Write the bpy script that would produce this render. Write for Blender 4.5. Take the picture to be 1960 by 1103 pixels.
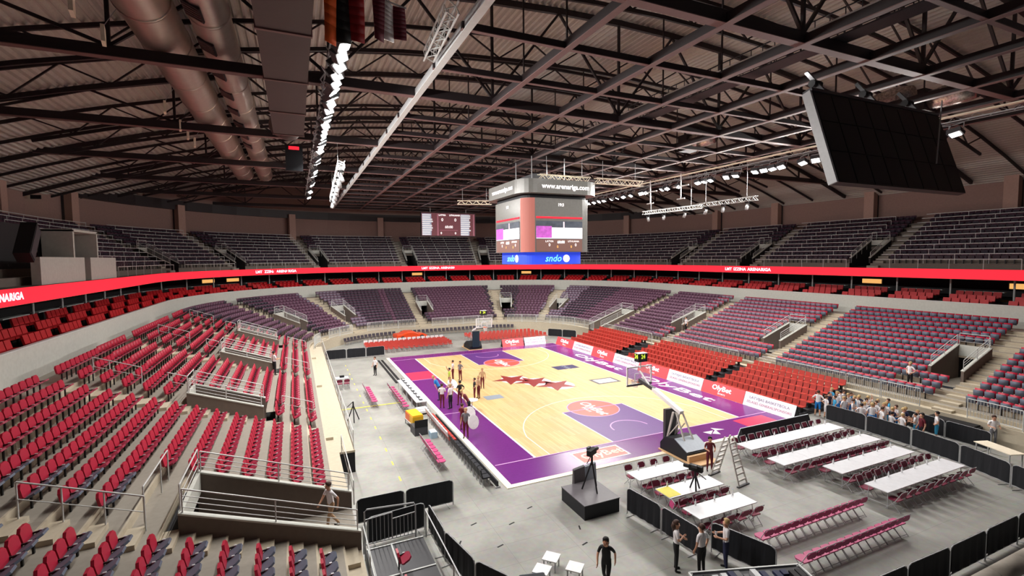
import bpy, bmesh, math, random
import numpy as np
from mathutils import Matrix, Vector
random.seed(7); rng = np.random.default_rng(7)
for o in list(bpy.data.objects): bpy.data.objects.remove(o, do_unlink=True)
S = bpy.context.scene; C = S.collection
# ------------------------------------------------------------------ camera
CAM = np.array([-18.7881, -36.3266, 10.6375]); YAW, PITCH, ROLL, FPX = .4219, -.0626, -.0087, 924.21
def cam_axes():
    f = np.array([math.sin(YAW)*math.cos(PITCH), math.cos(YAW)*math.cos(PITCH), math.sin(PITCH)])
    r = np.array([math.cos(YAW), -math.sin(YAW), 0]); u = np.cross(r, f)
    c, s = math.cos(ROLL), math.sin(ROLL)
    return c*r+s*u, -s*r+c*u, f
AR, AU, AF = cam_axes()
cd = bpy.data.cameras.new('camera'); cam = bpy.data.objects.new('camera', cd); C.objects.link(cam)
cd.sensor_width = 36; cd.lens = FPX/1960*36; cd.clip_start = .1; cd.clip_end = 400
cam.matrix_world = Matrix(((AR[0], AU[0], -AF[0], CAM[0]), (AR[1], AU[1], -AF[1], CAM[1]), (AR[2], AU[2], -AF[2], CAM[2]), (0, 0, 0, 1)))
S.camera = cam
def proj(p):
    d = np.asarray(p, float)-CAM; z = d@AF
    return 980+FPX*(d@AR)/z, 551.5-FPX*(d@AU)/z, z
# ------------------------------------------------------------------ world, exposure
S.view_settings.view_transform = 'Standard'; S.view_settings.look = 'None'
S.view_settings.exposure = 0.0; S.view_settings.gamma = 1; S.view_settings.use_curve_mapping = False
w = bpy.data.worlds.new('world'); S.world = w; w.use_nodes = True
w.node_tree.nodes['Background'].inputs[0].default_value = (.8, .85, 1, 1)
w.node_tree.nodes['Background'].inputs[1].default_value = .035
# ------------------------------------------------------------------ bowl layout (metres, court centre at origin)
CX, AW, RR, YN, YF = -.3, 16.8, 11., -22., 18.7     # front edge: half width, corner radius, where near and far corners begin
LAMP_Z, LAMP_X = 17.8, 17.1
def area(name, loc, sx, sy, power, col=(1, .97, .93), rx=0, ry=0, spread=180):
    l = bpy.data.lights.new(name, 'AREA'); l.shape = 'RECTANGLE'; l.size = sx; l.size_y = sy; l.energy = power; l.color = col; l.spread = math.radians(spread)
    o = bpy.data.objects.new(name, l); C.objects.link(o); o.location = loc; o.rotation_euler = (rx, ry, 0); return o
LAMP_W = 1380
for sx in (-1, 1):                                   # daylight-white flood banks under the roof, both long sides
    for k in range(8): area('flood_bank_light', (sx*(LAMP_X-.45), -17+5.8*k, LAMP_Z-.35), .5, 4.6, LAMP_W, ry=sx*math.radians(28))
for k in range(5): area('centre_flood_light', (1.0, -20+10*k, 18.3), .6, 5, 480)  # area lights along the middle of the roof, without lamp meshes
# ------------------------------------------------------------------ materials
def lin(c): return tuple((x/12.92 if x <= .04045 else ((x+.055)/1.055)**2.4) for x in (v/255 for v in c))
MATS = {}
def mat(name, rgb, rough=.6, metal=0, noise=.06, scale=6, emit=0, bump=0, spec=.4, alpha=1):
    if name in MATS: return MATS[name]
    m = bpy.data.materials.new(name); m.use_nodes = True; nt = m.node_tree; b = nt.nodes['Principled BSDF']; c = lin(rgb)
    b.inputs['Roughness'].default_value = rough; b.inputs['Metallic'].default_value = metal; b.inputs['Specular IOR Level'].default_value = spec
    b.inputs['Base Color'].default_value = (*c, 1)
    if noise:
        tc = nt.nodes.new('ShaderNodeTexCoord'); n = nt.nodes.new('ShaderNodeTexNoise'); n.inputs['Scale'].default_value = scale; n.inputs['Detail'].default_value = 4
        r = nt.nodes.new('ShaderNodeValToRGB'); r.color_ramp.elements[0].position = .3; r.color_ramp.elements[1].position = .7
        r.color_ramp.elements[0].color = (*[x*(1-noise) for x in c], 1); r.color_ramp.elements[1].color = (*[min(1, x*(1+noise)) for x in c], 1)
        nt.links.new(tc.outputs['Object'], n.inputs['Vector']); nt.links.new(n.outputs['Fac'], r.inputs['Fac']); nt.links.new(r.outputs['Color'], b.inputs['Base Color'])
        if bump:
            bp = nt.nodes.new('ShaderNodeBump'); bp.inputs['Strength'].default_value = bump; nt.links.new(n.outputs['Fac'], bp.inputs['Height']); nt.links.new(bp.outputs['Normal'], b.inputs['Normal'])
    if emit: b.inputs['Emission Color'].default_value = (*c, 1); b.inputs['Emission Strength'].default_value = emit
    if alpha < 1: b.inputs['Alpha'].default_value = alpha
    MATS[name] = m; return m
M = lambda n: MATS[n]
for a in (('wood_plain', (236, 206, 150), .3), ('cream', (250, 238, 214), .5), ('purple', (112, 42, 124), .24), ('purple_key', (98, 52, 128), .4), ('line_white', (250, 240, 240), .4),
          ('line_lilac', (214, 160, 214), .4), ('coral', (238, 96, 82), .35), ('patch_red', (236, 60, 96), .3), ('star_red', (150, 48, 44), .4), ('navy', (46, 44, 92), .4), ('court_grey', (96, 92, 96), .4),
          ('seat_red', (176, 28, 56), .45), ('seat_maroon', (150, 34, 62), .45), ('seat_grey', (92, 100, 116), .5), ('seat_plum', (98, 66, 86), .5), ('seat_lilac', (124, 112, 128), .5), ('seat_dark', (58, 50, 62), .55), ('club_red', (176, 16, 24), .5),
          ('tele_red', (182, 62, 52), .4), ('chair_pink', (184, 66, 116), .5), ('chair_maroon', (128, 34, 64), .5), ('steel', (176, 178, 180), .4), ('dark_steel', (66, 66, 70), .5), ('black_frame', (26, 26, 28), .5),
          ('rail_white', (205, 208, 206), .4), ('concrete', (150, 143, 132), .8), ('concrete_lip', (190, 179, 158), .8), ('concrete_dark', (98, 88, 78), .8), ('upper_concrete', (120, 112, 104), .85), ('parapet', (196, 198, 190), .6),
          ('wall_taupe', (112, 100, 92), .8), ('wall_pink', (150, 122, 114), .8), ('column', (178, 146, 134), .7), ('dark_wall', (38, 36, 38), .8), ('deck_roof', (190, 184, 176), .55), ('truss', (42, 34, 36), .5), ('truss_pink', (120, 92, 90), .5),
          ('duct_dark', (74, 62, 62), .5), ('table_white', (226, 228, 232), .35), ('curtain', (22, 24, 30), .7), ('box_black', (26, 28, 34), .6), ('white', (240, 240, 240), .5), ('screen_black', (14, 14, 16), .5),
          ('skin', (214, 164, 136), .5), ('hair_brown', (70, 46, 36), .6), ('hair_dark', (28, 22, 22), .6), ('hair_blond', (190, 160, 110), .6), ('cloth_white', (236, 234, 236), .7), ('cloth_black', (24, 24, 28), .7), ('cloth_navy', (34, 38, 70), .7),
          ('cloth_blue', (26, 120, 196), .6), ('cloth_sky', (60, 170, 220), .6), ('cloth_maroon', (104, 24, 40), .6), ('cloth_tan', (196, 162, 128), .7), ('cloth_grey', (120, 120, 126), .7), ('shoe', (30, 28, 30), .6), ('yellow', (240, 186, 40), .5), ('orange', (230, 110, 50), .5),
          ('orange_car', (222, 74, 34), .25), ('tape_yellow', (226, 214, 90), .6), ('ladder', (206, 202, 196), .35), ('flag_gold', (232, 96, 24), .7), ('flag_black', (22, 20, 20), .7), ('flag_red', (150, 16, 22), .7), ('flag_maroon', (96, 16, 36), .7), ('pale_blue', (180, 210, 230), .4), ('green_shirt', (190, 220, 70), .6),
          ('glass_dark', (40, 44, 48), .1), ('rubber', (18, 18, 20), .7), ('tripod', (30, 30, 34), .5), ('teal_pad', (24, 48, 60), .5), ('grey_pad', (150, 160, 172), .4), ('plywood', (226, 186, 140), .6)):
    mat(a[0], a[1], a[2], noise=.05)
mat('duct_metal', (196, 182, 172), .38, .75, noise=.06, scale=3); mat('chrome', (200, 202, 206), .25, 1, noise=0); mat('lamp_glow', (255, 252, 245), emit=40, noise=0); mat('tube_glow', (255, 250, 230), emit=1.6, noise=0)
mat('led_red', (255, 44, 60), emit=.95, noise=0, rough=.7, spec=.1); mat('led_white', (255, 226, 236), emit=1.0, noise=0); mat('led_coral', (240, 92, 96), emit=.28, noise=0, rough=.5); mat('led_panel_white', (238, 240, 246), emit=.3, noise=0)
mat('led_text', (255, 250, 250), emit=.8, noise=0); mat('led_grey_text', (150, 140, 160), noise=0); mat('led_rose_text', (200, 130, 150), noise=0); mat('led_blue', (40, 70, 215), emit=.8, noise=0); mat('led_cyan', (120, 220, 250), emit=.9, noise=0)
mat('cube_grey', (122, 122, 118), rough=.25, emit=.08, metal=.0); mat('cube_brown', (120, 88, 80), emit=.35, noise=0); mat('cube_red', (170, 104, 94), emit=.3, noise=0); mat('pic_dark', (70, 76, 86), emit=.5, noise=.5, scale=1.5)
mat('pic_light', (240, 232, 236), emit=.9, noise=0); mat('pic_purple', (170, 80, 170), emit=.8, noise=.4, scale=3); mat('board_maroon', (108, 60, 66), emit=.45, noise=.1); mat('board_blue', (150, 156, 176), emit=.5, noise=.3, scale=8); mat('digit_green', (190, 215, 60), emit=.9, noise=0)
mat('exit_green', (60, 220, 130), emit=1.2, noise=0); mat('warm_glow', (255, 190, 110), emit=.9, noise=0); mat('foil', (190, 180, 172), .3, .8, noise=.5, scale=9, bump=.8); mat('glass', (220, 235, 235), .08, noise=0, alpha=.25)
def wood_mat():
    m = bpy.data.materials.new('maple_parquet'); m.use_nodes = True; nt = m.node_tree; b = nt.nodes['Principled BSDF']; b.inputs['Roughness'].default_value = .5
    tc = nt.nodes.new('ShaderNodeTexCoord'); mp = nt.nodes.new('ShaderNodeMapping'); mp.inputs['Rotation'].default_value = (0, 0, math.pi/2)
    br = nt.nodes.new('ShaderNodeTexBrick'); br.offset = .5; br.inputs['Scale'].default_value = 1; br.inputs['Brick Width'].default_value = 2.2; br.inputs['Row Height'].default_value = .18; br.inputs['Mortar Size'].default_value = .004
    br.inputs['Color1'].default_value = (*lin((236, 203, 146)), 1); br.inputs['Color2'].default_value = (*lin((223, 187, 127)), 1); br.inputs['Mortar'].default_value = (*lin((190, 150, 94)), 1)
    n = nt.nodes.new('ShaderNodeTexNoise'); n.inputs['Scale'].default_value = .5; mx = nt.nodes.new('ShaderNodeMix'); mx.data_type = 'RGBA'; mx.blend_type = 'MULTIPLY'; mx.inputs[0].default_value = .2
    nt.links.new(tc.outputs['Object'], mp.inputs[0]); nt.links.new(mp.outputs[0], br.inputs['Vector']); nt.links.new(tc.outputs['Object'], n.inputs['Vector'])
    nt.links.new(br.outputs['Color'], mx.inputs[6]); nt.links.new(n.outputs['Color'], mx.inputs[7]); nt.links.new(mx.outputs[2], b.inputs['Base Color']); MATS['parquet'] = m
def floor_mat():
    m = bpy.data.materials.new('grey_floor_cover'); m.use_nodes = True; nt = m.node_tree; b = nt.nodes['Principled BSDF']; b.inputs['Roughness'].default_value = .55
    tc = nt.nodes.new('ShaderNodeTexCoord'); n = nt.nodes.new('ShaderNodeTexNoise'); n.inputs['Scale'].default_value = .35; n.inputs['Detail'].default_value = 5; n.inputs['Roughness'].default_value = .55
    n2 = nt.nodes.new('ShaderNodeTexNoise'); n2.inputs['Scale'].default_value = 5; n2.inputs['Detail'].default_value = 6
    r = nt.nodes.new('ShaderNodeValToRGB'); r.color_ramp.elements[0].position = .3; r.color_ramp.elements[1].position = .62; r.color_ramp.elements[0].color = (*lin((132, 132, 126)), 1); r.color_ramp.elements[1].color = (*lin((164, 163, 157)), 1)
    br = nt.nodes.new('ShaderNodeTexBrick'); br.offset = 0; br.inputs['Scale'].default_value = 1; br.inputs['Brick Width'].default_value = 2.4; br.inputs['Row Height'].default_value = 1.2; br.inputs['Mortar Size'].default_value = .008
    br.inputs['Color1'].default_value = (1, 1, 1, 1); br.inputs['Color2'].default_value = (.92, .92, .92, 1); br.inputs['Mortar'].default_value = (.62, .62, .62, 1)
    mx = nt.nodes.new('ShaderNodeMix'); mx.data_type = 'RGBA'; mx.blend_type = 'MULTIPLY'; mx.inputs[0].default_value = .75; m2 = nt.nodes.new('ShaderNodeMix'); m2.data_type = 'RGBA'; m2.blend_type = 'OVERLAY'; m2.inputs[0].default_value = .18
    for x in (n, n2, br): nt.links.new(tc.outputs['Object'], x.inputs['Vector'])
    nt.links.new(n.outputs['Fac'], r.inputs['Fac']); nt.links.new(r.outputs['Color'], mx.inputs[6]); nt.links.new(br.outputs['Color'], mx.inputs[7]); nt.links.new(mx.outputs[2], m2.inputs[6]); nt.links.new(n2.outputs['Color'], m2.inputs[7]); nt.links.new(m2.outputs[2], b.inputs['Base Color']); MATS['arena_floor'] = m
wood_mat(); floor_mat()
# ------------------------------------------------------------------ mesh helpers
class MB:
    def __init__(s): s.v = []; s.f = []; s.m = []
    def add(s, vs, fs, m=0):
        b = len(s.v); s.v += [tuple(float(c) for c in v) for v in vs]; s.f += [tuple(b+i for i in f) for f in fs]; s.m += [m]*len(fs); return s
    def bx(s, x0, x1, y0, y1, z0, z1, m=0):
        return s.add([(x0, y0, z0), (x1, y0, z0), (x1, y1, z0), (x0, y1, z0), (x0, y0, z1), (x1, y0, z1), (x1, y1, z1), (x0, y1, z1)], BOXF, m)
    def bar(s, p, q, w=.05, h=None, m=0, up=(0, 0, 1)):
        p, q = Vector(p), Vector(q); h = h or w; d = (q-p).normalized(); u = Vector(up)
        if abs(d.dot(u)) > .98: u = Vector((1, 0, 0))
        r = d.cross(u).normalized()*w/2; u = r.cross(d).normalized()*h/2
        return s.add([p-r-u, p+r-u, p+r+u, p-r+u, q-r-u, q+r-u, q+r+u, q-r+u], [(0, 1, 2, 3)[::-1], (4, 5, 6, 7), (0, 1, 5, 4), (1, 2, 6, 5), (2, 3, 7, 6), (3, 0, 4, 7)], m)
    def tube(s, pts, r, n=6, m=0, cap=True):
        pts = [Vector(p) for p in pts]; rs = r if isinstance(r, (list, tuple)) else [r]*len(pts); rings = []
        for i, p in enumerate(pts):
            d = (pts[min(i+1, len(pts)-1)]-pts[max(i-1, 0)]).normalized(); u = Vector((0, 0, 1)) if abs(d.z) < .9 else Vector((1, 0, 0))
            a = d.cross(u).normalized(); b = d.cross(a).normalized(); rings.append([p+(a*math.cos(6.28318*k/n)+b*math.sin(6.28318*k/n))*rs[i] for k in range(n)])
        fs = [(i*n+k, i*n+(k+1) % n, (i+1)*n+(k+1) % n, (i+1)*n+k) for i in range(len(pts)-1) for k in range(n)]
        if cap: fs += [tuple(range(n))[::-1], tuple((len(pts)-1)*n+k for k in range(n))]
        return s.add([v for q in rings for v in q], fs, m)
    def prism(s, poly, z0, z1, m=0):
        n = len(poly)
        return s.add([(x, y, z0) for x, y in poly]+[(x, y, z1) for x, y in poly], [tuple(range(n))[::-1], tuple(range(n, 2*n))]+[(i, (i+1) % n, n+(i+1) % n, n+i) for i in range(n)], m)
    def prof(s, poly, a0, a1, axis='y', m=0):        # polygon in the plane across an axis, extruded along it
        n = len(poly); g = (lambda p, t: (p[0], t, p[1])) if axis == 'y' else (lambda p, t: (t, p[0], p[1]))
        return s.add([g(p, a0) for p in poly]+[g(p, a1) for p in poly], [tuple(range(n)), tuple(range(n, 2*n))[::-1]]+[(i, n+i, n+(i+1) % n, (i+1) % n) for i in range(n)], m)
    def disc(s, c, r, h, n=20, m=0): return s.prism([(c[0]+r*math.cos(6.28318*k/n), c[1]+r*math.sin(6.28318*k/n)) for k in range(n)], c[2], c[2]+h, m)
    def ball(s, c, r, n=8, k=5, m=0):
        r = r if isinstance(r, (tuple, list)) else (r, r, r); vs = [(c[0], c[1], c[2]-r[2])]
        for i in range(1, k):
            a = -math.pi/2+math.pi*i/k; vs += [(c[0]+r[0]*math.cos(a)*math.cos(6.28318*j/n), c[1]+r[1]*math.cos(a)*math.sin(6.28318*j/n), c[2]+r[2]*math.sin(a)) for j in range(n)]
        vs.append((c[0], c[1], c[2]+r[2])); fs = [(0, 1+(j+1) % n, 1+j) for j in range(n)]
        for i in range(k-2): fs += [(1+i*n+j, 1+i*n+(j+1) % n, 1+(i+1)*n+(j+1) % n, 1+(i+1)*n+j) for j in range(n)]
        L = len(vs)-1; return s.add(vs, fs+[(L, 1+(k-2)*n+j, 1+(k-2)*n+(j+1) % n) for j in range(n)], m)
    def mesh(s, name, mats, smooth=False):
        me = bpy.data.meshes.new(name); me.from_pydata(s.v, [], s.f)
        for x in (mats if isinstance(mats, (list, tuple)) else [mats]): me.materials.append(M(x) if isinstance(x, str) else x)
        if any(s.m): me.polygons.foreach_set('material_index', s.m)
        if smooth: me.polygons.foreach_set('use_smooth', [True]*len(s.f))
        me.update(); return me
    def build(s, name, mats, parent=None, smooth=False): return link(name, s.mesh(name, mats, smooth), parent)
BOXF = [(0, 3, 2, 1), (4, 5, 6, 7), (0, 1, 5, 4), (1, 2, 6, 5), (2, 3, 7, 6), (3, 0, 4, 7)]
def link(name, me, parent=None, mw=None):
    o = bpy.data.objects.new(name, me); C.objects.link(o)
    if parent: o.parent = parent
    if mw is not None: o.matrix_local = mw
    return o
def tag(o, label=None, cat=None, group=None, kind=None):
    if label: o['label'] = label
    if cat: o['category'] = cat
    if group: o['group'] = group
    if kind: o['kind'] = kind
    return o
def empty(name, loc=(0, 0, 0), rz=0, label=None, cat=None, group=None):
    o = bpy.data.objects.new(name, None); o.empty_display_size = .1; C.objects.link(o); o.location = loc; o.rotation_euler = (0, 0, rz); return tag(o, label, cat, group)
def copy_tree(o, parent=None):
    c = o.copy(); C.objects.link(c); c.parent = parent
    for ch in KIDS.get(o.name) or KIDS.setdefault(o.name, list(o.children)): copy_tree(ch, c)
    return c
KIDS = {}
def place(proto, used, loc, rz, label=None, group=None, sc=None):
    o = copy_tree(proto) if used else proto
    o.location = loc; o.rotation_euler = (0, 0, rz)
    if sc: o.scale = (sc,)*3
    if label: o['label'] = label
    if group: o['group'] = group
    return o
UNIT = {}
def stick(name, p, q, w, h, m, parent=None):         # one straight member, sharing a unit box per material
    if m not in UNIT: UNIT[m] = MB().bx(-.5, .5, -.5, .5, 0, 1).mesh('member_'+m, m)
    p, q = Vector(p), Vector(q); d = q-p; L = d.length; d.normalize(); u = Vector((0, 1, 0)) if abs(d.y) < .9 else Vector((0, 0, 1))
    r = u.cross(d).normalized(); u = d.cross(r)
    mw = Matrix(((r.x*w, u.x*h, d.x*L, p.x), (r.y*w, u.y*h, d.y*L, p.y), (r.z*w, u.z*h, d.z*L, p.z), (0, 0, 0, 1)))
    return link(name, UNIT[m], parent, mw)
def text(name, s, size, m, parent, mw, extrude=.004, bold=0, shear=0, sx=1):
    cu = bpy.data.curves.new(name, 'FONT'); cu.body = s; cu.size = size; cu.extrude = extrude; cu.align_x = 'CENTER'; cu.align_y = 'CENTER'; cu.offset = bold; cu.shear = shear; cu.resolution_u = 2
    t = bpy.data.objects.new(name, cu); C.objects.link(t); dg = bpy.context.evaluated_depsgraph_get(); me = bpy.data.meshes.new_from_object(t.evaluated_get(dg)); bpy.data.objects.remove(t)
    me.materials.clear(); me.materials.append(M(m)); return link(name, me, parent, mw @ Matrix.Diagonal((sx, 1, 1, 1)))
def frame(o, x, y): x, y = Vector(x).normalized(), Vector(y).normalized(); z = x.cross(y); return Matrix(((x.x, y.x, z.x, o[0]), (x.y, y.y, z.y, o[1]), (x.z, y.z, z.z, o[2]), (0, 0, 0, 1)))
# ------------------------------------------------------------------ bowl curve
SEG = ('NL', 'L', 'CL', 'F', 'CR', 'R', 'NR')
XL, XR = CX-AW+RR, CX+AW-RR
def P(seg, t, o):                                    # point and outward normal at offset o behind the front edge
    if seg == 'L': return (CX-AW-o, t), (-1, 0)
    if seg == 'R': return (CX+AW+o, t), (1, 0)
    if seg == 'F': return (t, YF+RR+o), (0, 1)
    cx, cy = {'NL': (XL, YN), 'CL': (XL, YF), 'CR': (XR, YF), 'NR': (XR, YN)}[seg]; a = math.radians(t); n = (math.cos(a), math.sin(a))
    return (cx+n[0]*(RR+o), cy+n[1]*(RR+o)), n
RANGE = {'NL': (232, 180), 'L': (YN, YF), 'CL': (180, 90), 'F': (XL, XR), 'CR': (90, 0), 'R': (YF, YN), 'NR': (0, -40)}
def stations(step, cuts=(), segs=SEG, ang=None):
    out = []
    for s in segs:
        a, b = RANGE[s]; n = max(1, round(abs(b-a)/(step if s in 'LRF' else (ang or step*4)))); ts = list(np.linspace(a, b, n+1))
        ts += [t for (cs, t0, t1) in cuts if cs == s for t in (t0, t1) if min(a, b) < t < max(a, b)]
        ts = sorted(set(round(t, 4) for t in ts), reverse=b < a); out.append((s, ts))
    return out
def strip(mb, o0, o1, z0, z1, sts, skip=None, m=0):  # a ribbon of quads between two offsets / heights
    for s, ts in sts:
        for a, b in zip(ts, ts[1:]):
            if skip and skip(s, (a+b)/2): continue
            p0, p1 = P(s, a, o0)[0], P(s, b, o0)[0]; q0, q1 = P(s, a, o1)[0], P(s, b, o1)[0]
            mb.add([(*p0, z0), (*p1, z0), (*q1, z1), (*q0, z1)], [(0, 1, 2, 3)[::-1]], m)
def seats_on(seg_list, o, pitch):                    # evenly spaced places along one row
    for s in seg_list:
        a, b = RANGE[s]; L = abs(b-a) if s in 'LRF' else math.radians(abs(b-a))*(RR+o); n = int(L/pitch)
        for k in range(n): t = a+(b-a)*(k+.5)/n; yield s, t, *P(s, t, o)
# ------------------------------------------------------------------ arena floor and court
tag(MB().bx(-22, 22, -38, 36, -.3, 0).build('floor', 'arena_floor'), kind='structure')
court = empty('basketball_court', (0, 0, 0), 0, 'portable maple basketball court with purple run-off border and cream edging', 'court')
def flat(name, mb_or_rect, m, z, parent=court, h=.004):
    if isinstance(mb_or_rect, tuple): x0, x1, y0, y1 = mb_or_rect; mb_or_rect = MB().bx(x0, x1, y0, y1, z, z+h)
    return mb_or_rect.build(name, m, parent)
MB().bx(-10.2, 10.1, -16.5, 15.85, .0, .03).build('edge_board', 'cream', court)
flat('border', (-9.88, 10.08, -16.2, 15.8), 'purple', .03); flat('playing_surface', (-7.5, 7.5, -14, 14), 'parquet', .034)
def ring(cx, cy, r, a0, a1, z, wd=.07, n=48, h=.004):
    mb = MB(); a = [math.radians(a0+(a1-a0)*k/n) for k in range(n+1)]
    for p, q in zip(a, a[1:]):
        v = [(cx+R*math.cos(t), cy+R*math.sin(t)) for R, t in ((r-wd, p), (r, p), (r, q), (r-wd, q))]; mb.prism(v, z, z+h)
    return mb
for sy in (-1, 1):
    flat('key', (-2.45, 2.45, min(sy*8.2, sy*14), max(sy*8.2, sy*14)), 'purple_key', .038)
    MB().disc((0, sy*8.2, .038), 1.8, .0055, 40).build('free_throw_circle', 'coral', court); ring(0, sy*8.2, 1.85, 0, 360, .042).build('circle_line', 'line_lilac', court)
    ring(0, sy*12.425, 1.3, 0, -sy*180, .0425, .08).build('no_charge_line', 'line_lilac', court); ring(0, sy*12.425, 6.75, *((12, 168) if sy < 0 else (192, 348)), .0385, .07, 60).build('three_point_line', 'cream', court)
    for x in (-6.6, 6.6): flat('three_point_side', (x-.035, x+.035, min(sy*14, sy*11), max(sy*14, sy*11)), 'cream', .0385)
    for x in (-2.48, 2.48): flat('key_line', (x-.04, x+.04, min(sy*8.2, sy*14), max(sy*8.2, sy*14)), 'line_white', .0425)
    flat('free_throw_line', (-2.5, 2.5, sy*8.2-.04, sy*8.2+.04), 'line_lilac', .0445); flat('base_line', (-9.8, 10.05, sy*14-.04, sy*14+.04), 'line_lilac', .0445)
    MT = frame((0, sy*8.2, .046), (0, -1, 0), (1, 0, 0))
    text('circle_wordmark', 'OlyBet', 1.05, 'white', court, MT, bold=.02, shear=.2); text('circle_wordmark', 'SPORTS', .32, 'white', court, MT @ Matrix.Translation((.1, -.62, 0)))
    flat('bench_line', (-9.85, -7.5, sy*5-.04, sy*5+.04), 'line_lilac', .036); flat('bench_line', (7.5, 10.1, sy*5-.04, sy*5+.04), 'line_lilac', .036)
for x in (-7.5, 7.5): flat('side_line', (x-.06, x+.06, -14, 14), 'line_white', .043)
flat('red_panel', (-9.8, -7.6, 5.1, 8.0), 'patch_red', .0355); flat('red_panel', (6.6, 9.2, -16.0, -14.3), 'patch_red', .0355)
flat('sponsor_panel', (-5.6, -2.6, -15.75, -14.35), 'line_white', .0355); flat('sponsor_panel_fill', (-5.5, -2.7, -15.65, -14.45), 'coral', .040)
text('sponsor_wordmark', 'OlyBet', .9, 'cream', court, frame((-4.0, -15.05, .046), (1, 0, 0), (0, 1, 0)), bold=.015)
flat('blue_panel', (3.5, 5.9, 2.9, 4.3), 'navy', .0405); text('panel_wordmark', 'BMW', .7, 'grey_pad', court, frame((4.7, 3.6, .0455), (0, -1, 0), (1, 0, 0)))
flat('grey_panel', (4.0, 6.3, -3.1, -1.5), 'court_grey', .0405); flat('grey_panel_fill', (4.25, 6.05, -2.85, -1.75), 'line_white', .0415)
flat('small_panel', (-6.0, -4.6, -3.2, -2.2), 'grey_pad', .0405)
def star(c, R, rot=0):
    p = []
    for k in range(10): a = rot+math.pi*k/5; r = R if k % 2 == 0 else R*.42; p.append((c[0]+r*math.cos(a), c[1]+r*math.sin(a)))
    return MB().prism(p, .0425, .0465)
for k, (x, y) in enumerate(((-1.9, 1.6), (-.5, .1), (.7, -1.7))):
    MB().disc((x+.25, y-.15, .0385), 1.25, .004, 24).build('star_glow', 'line_white', court); star((x, y), 1.75, .5).build('star', 'star_red', court)  # white disc under each star
text('court_wordmark', 'OlyBet', 1.3, 'line_white', court, frame((8.9, -6.5, .036), (0, -1, 0), (1, 0, 0)), bold=.02, sx=2.2); text('court_wordmark', 'OlyBet', 1.3, 'line_white', court, frame((8.9, 4.5, .036), (0, -1, 0), (1, 0, 0)), bold=.02, sx=2.2)
for (x, y, a) in ((3.6, -15.2, .3), (4.4, -15.0, -.4), (4.0, -15.4, .9)): MB().prism([(x+.5*math.cos(a), y+.5*math.sin(a)), (x+.35*math.cos(a+2.3), y+.35*math.sin(a+2.3)), (x+.2*math.cos(a+3.9), y+.3*math.sin(a+3.9))], .0355, .0395).build('corner_emblem', 'line_white', court)
# ------------------------------------------------------------------ lower stand
O = lambda i: 0 if i == 0 else .53+.8*(i-1)
ZR = lambda i: 1.12 if i == 0 else 1.41+.2865*(i-1)
zlow = lambda o: 1.41+.358*(o-.53)
NROW, OPAR = 14, 13.0
D = 5.6
NOTCH = [('L', -20.2, -17.4, 0, 4.85), ('L', -8.6, -7.0, 3.4, 6.6), ('L', 3.0, 4.6, 3.4, 6.6), ('L', 14.2, 15.8, 3.4, 6.6), ('R', -20.2, -18.6, 3.5, 6.9), ('R', -7.4, -5.9, 3.5, 6.9), ('R', 4.4, 5.9, 3.5, 6.9), ('R', 15, 17.4, 0, 5.2),
         ('F', -2.1, -.5, 3.4, 6.6), ('CL', 115-D/2, 115+D/2, 3.4, 6.6), ('CR', 68-D/2, 68+D/2, 3.4, 6.6), ('CL', 146-D/2, 146+D/2, 3.4, 6.6), ('CR', 38-D/2, 38+D/2, 3.4, 6.6)]
def aisle_rng(n):                                    # stairway on one side of each tunnel
    s, a, b = n[:3]; w = 1.1 if s in 'LRF' else 4.2
    return (s, a-w, a) if s in ('L', 'R', 'F') else (s, b, b+w)
AISLES = [aisle_rng(n) for n in NOTCH]
def in_notch(s, t, o0, o1, L): return any(n[0] == s and n[1] < t < n[2] and o0 < n[4]-.01 and o1 > n[3]+.01 for n in L)
def in_aisle(s, t, pad=.0, L=None): return any(a[0] == s and a[1]-pad < t < a[2]+pad for a in (AISLES if L is None else L))
STS = stations(2.0, [n[:3] for n in NOTCH])
lower = MB(); strip(lower, 0, 0, 0, 1.12, STS, lambda s, t: in_notch(s, t, 0, .5, NOTCH), 1); strip(lower, 0, .53, 1.12, 1.12, STS, lambda s, t: in_notch(s, t, 0, .5, NOTCH), 1)
stand = tag(lower.build('floor_lower_stand', ['concrete_dark', 'concrete_lip']), kind='structure')
for i in range(1, NROW+1):
    mb = MB(); o0, o1 = O(i), (O(i+1) if i < NROW else OPAR); sk = lambda s, t: in_notch(s, t, o0, o1, NOTCH)
    strip(mb, o0, o0, ZR(i-1), ZR(i), STS, sk, 1); strip(mb, o0, o0+.06, ZR(i), ZR(i)+.001, STS, sk, 1); strip(mb, o0+.06, o1, ZR(i), ZR(i), STS, sk, 0); mb.build('step', ['concrete', 'concrete_lip'], stand)
STEP = MB().bx(-.5, .5, -.2, .2, 0, .143).mesh('half_step', 'concrete_lip')
def onb(s, t, o, z): (x, y), n = P(s, t, o); return Matrix(((n[1], -n[0], 0, x), (-n[0], -n[1], 0, y), (0, 0, 1, z), (0, 0, 0, 1)))   # local +y faces the court
for a in AISLES:
    st = tag(empty('aisle_stair'), kind='structure'); tm = (a[1]+a[2])/2; st.location = (*P(a[0], tm, .5)[0], 1.12)
    for i in range(0, NROW): link('tread', STEP, st, Matrix.Translation(-Vector(st.location)) @ onb(a[0], tm, O(i+1)-.2, ZR(i)))
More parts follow.
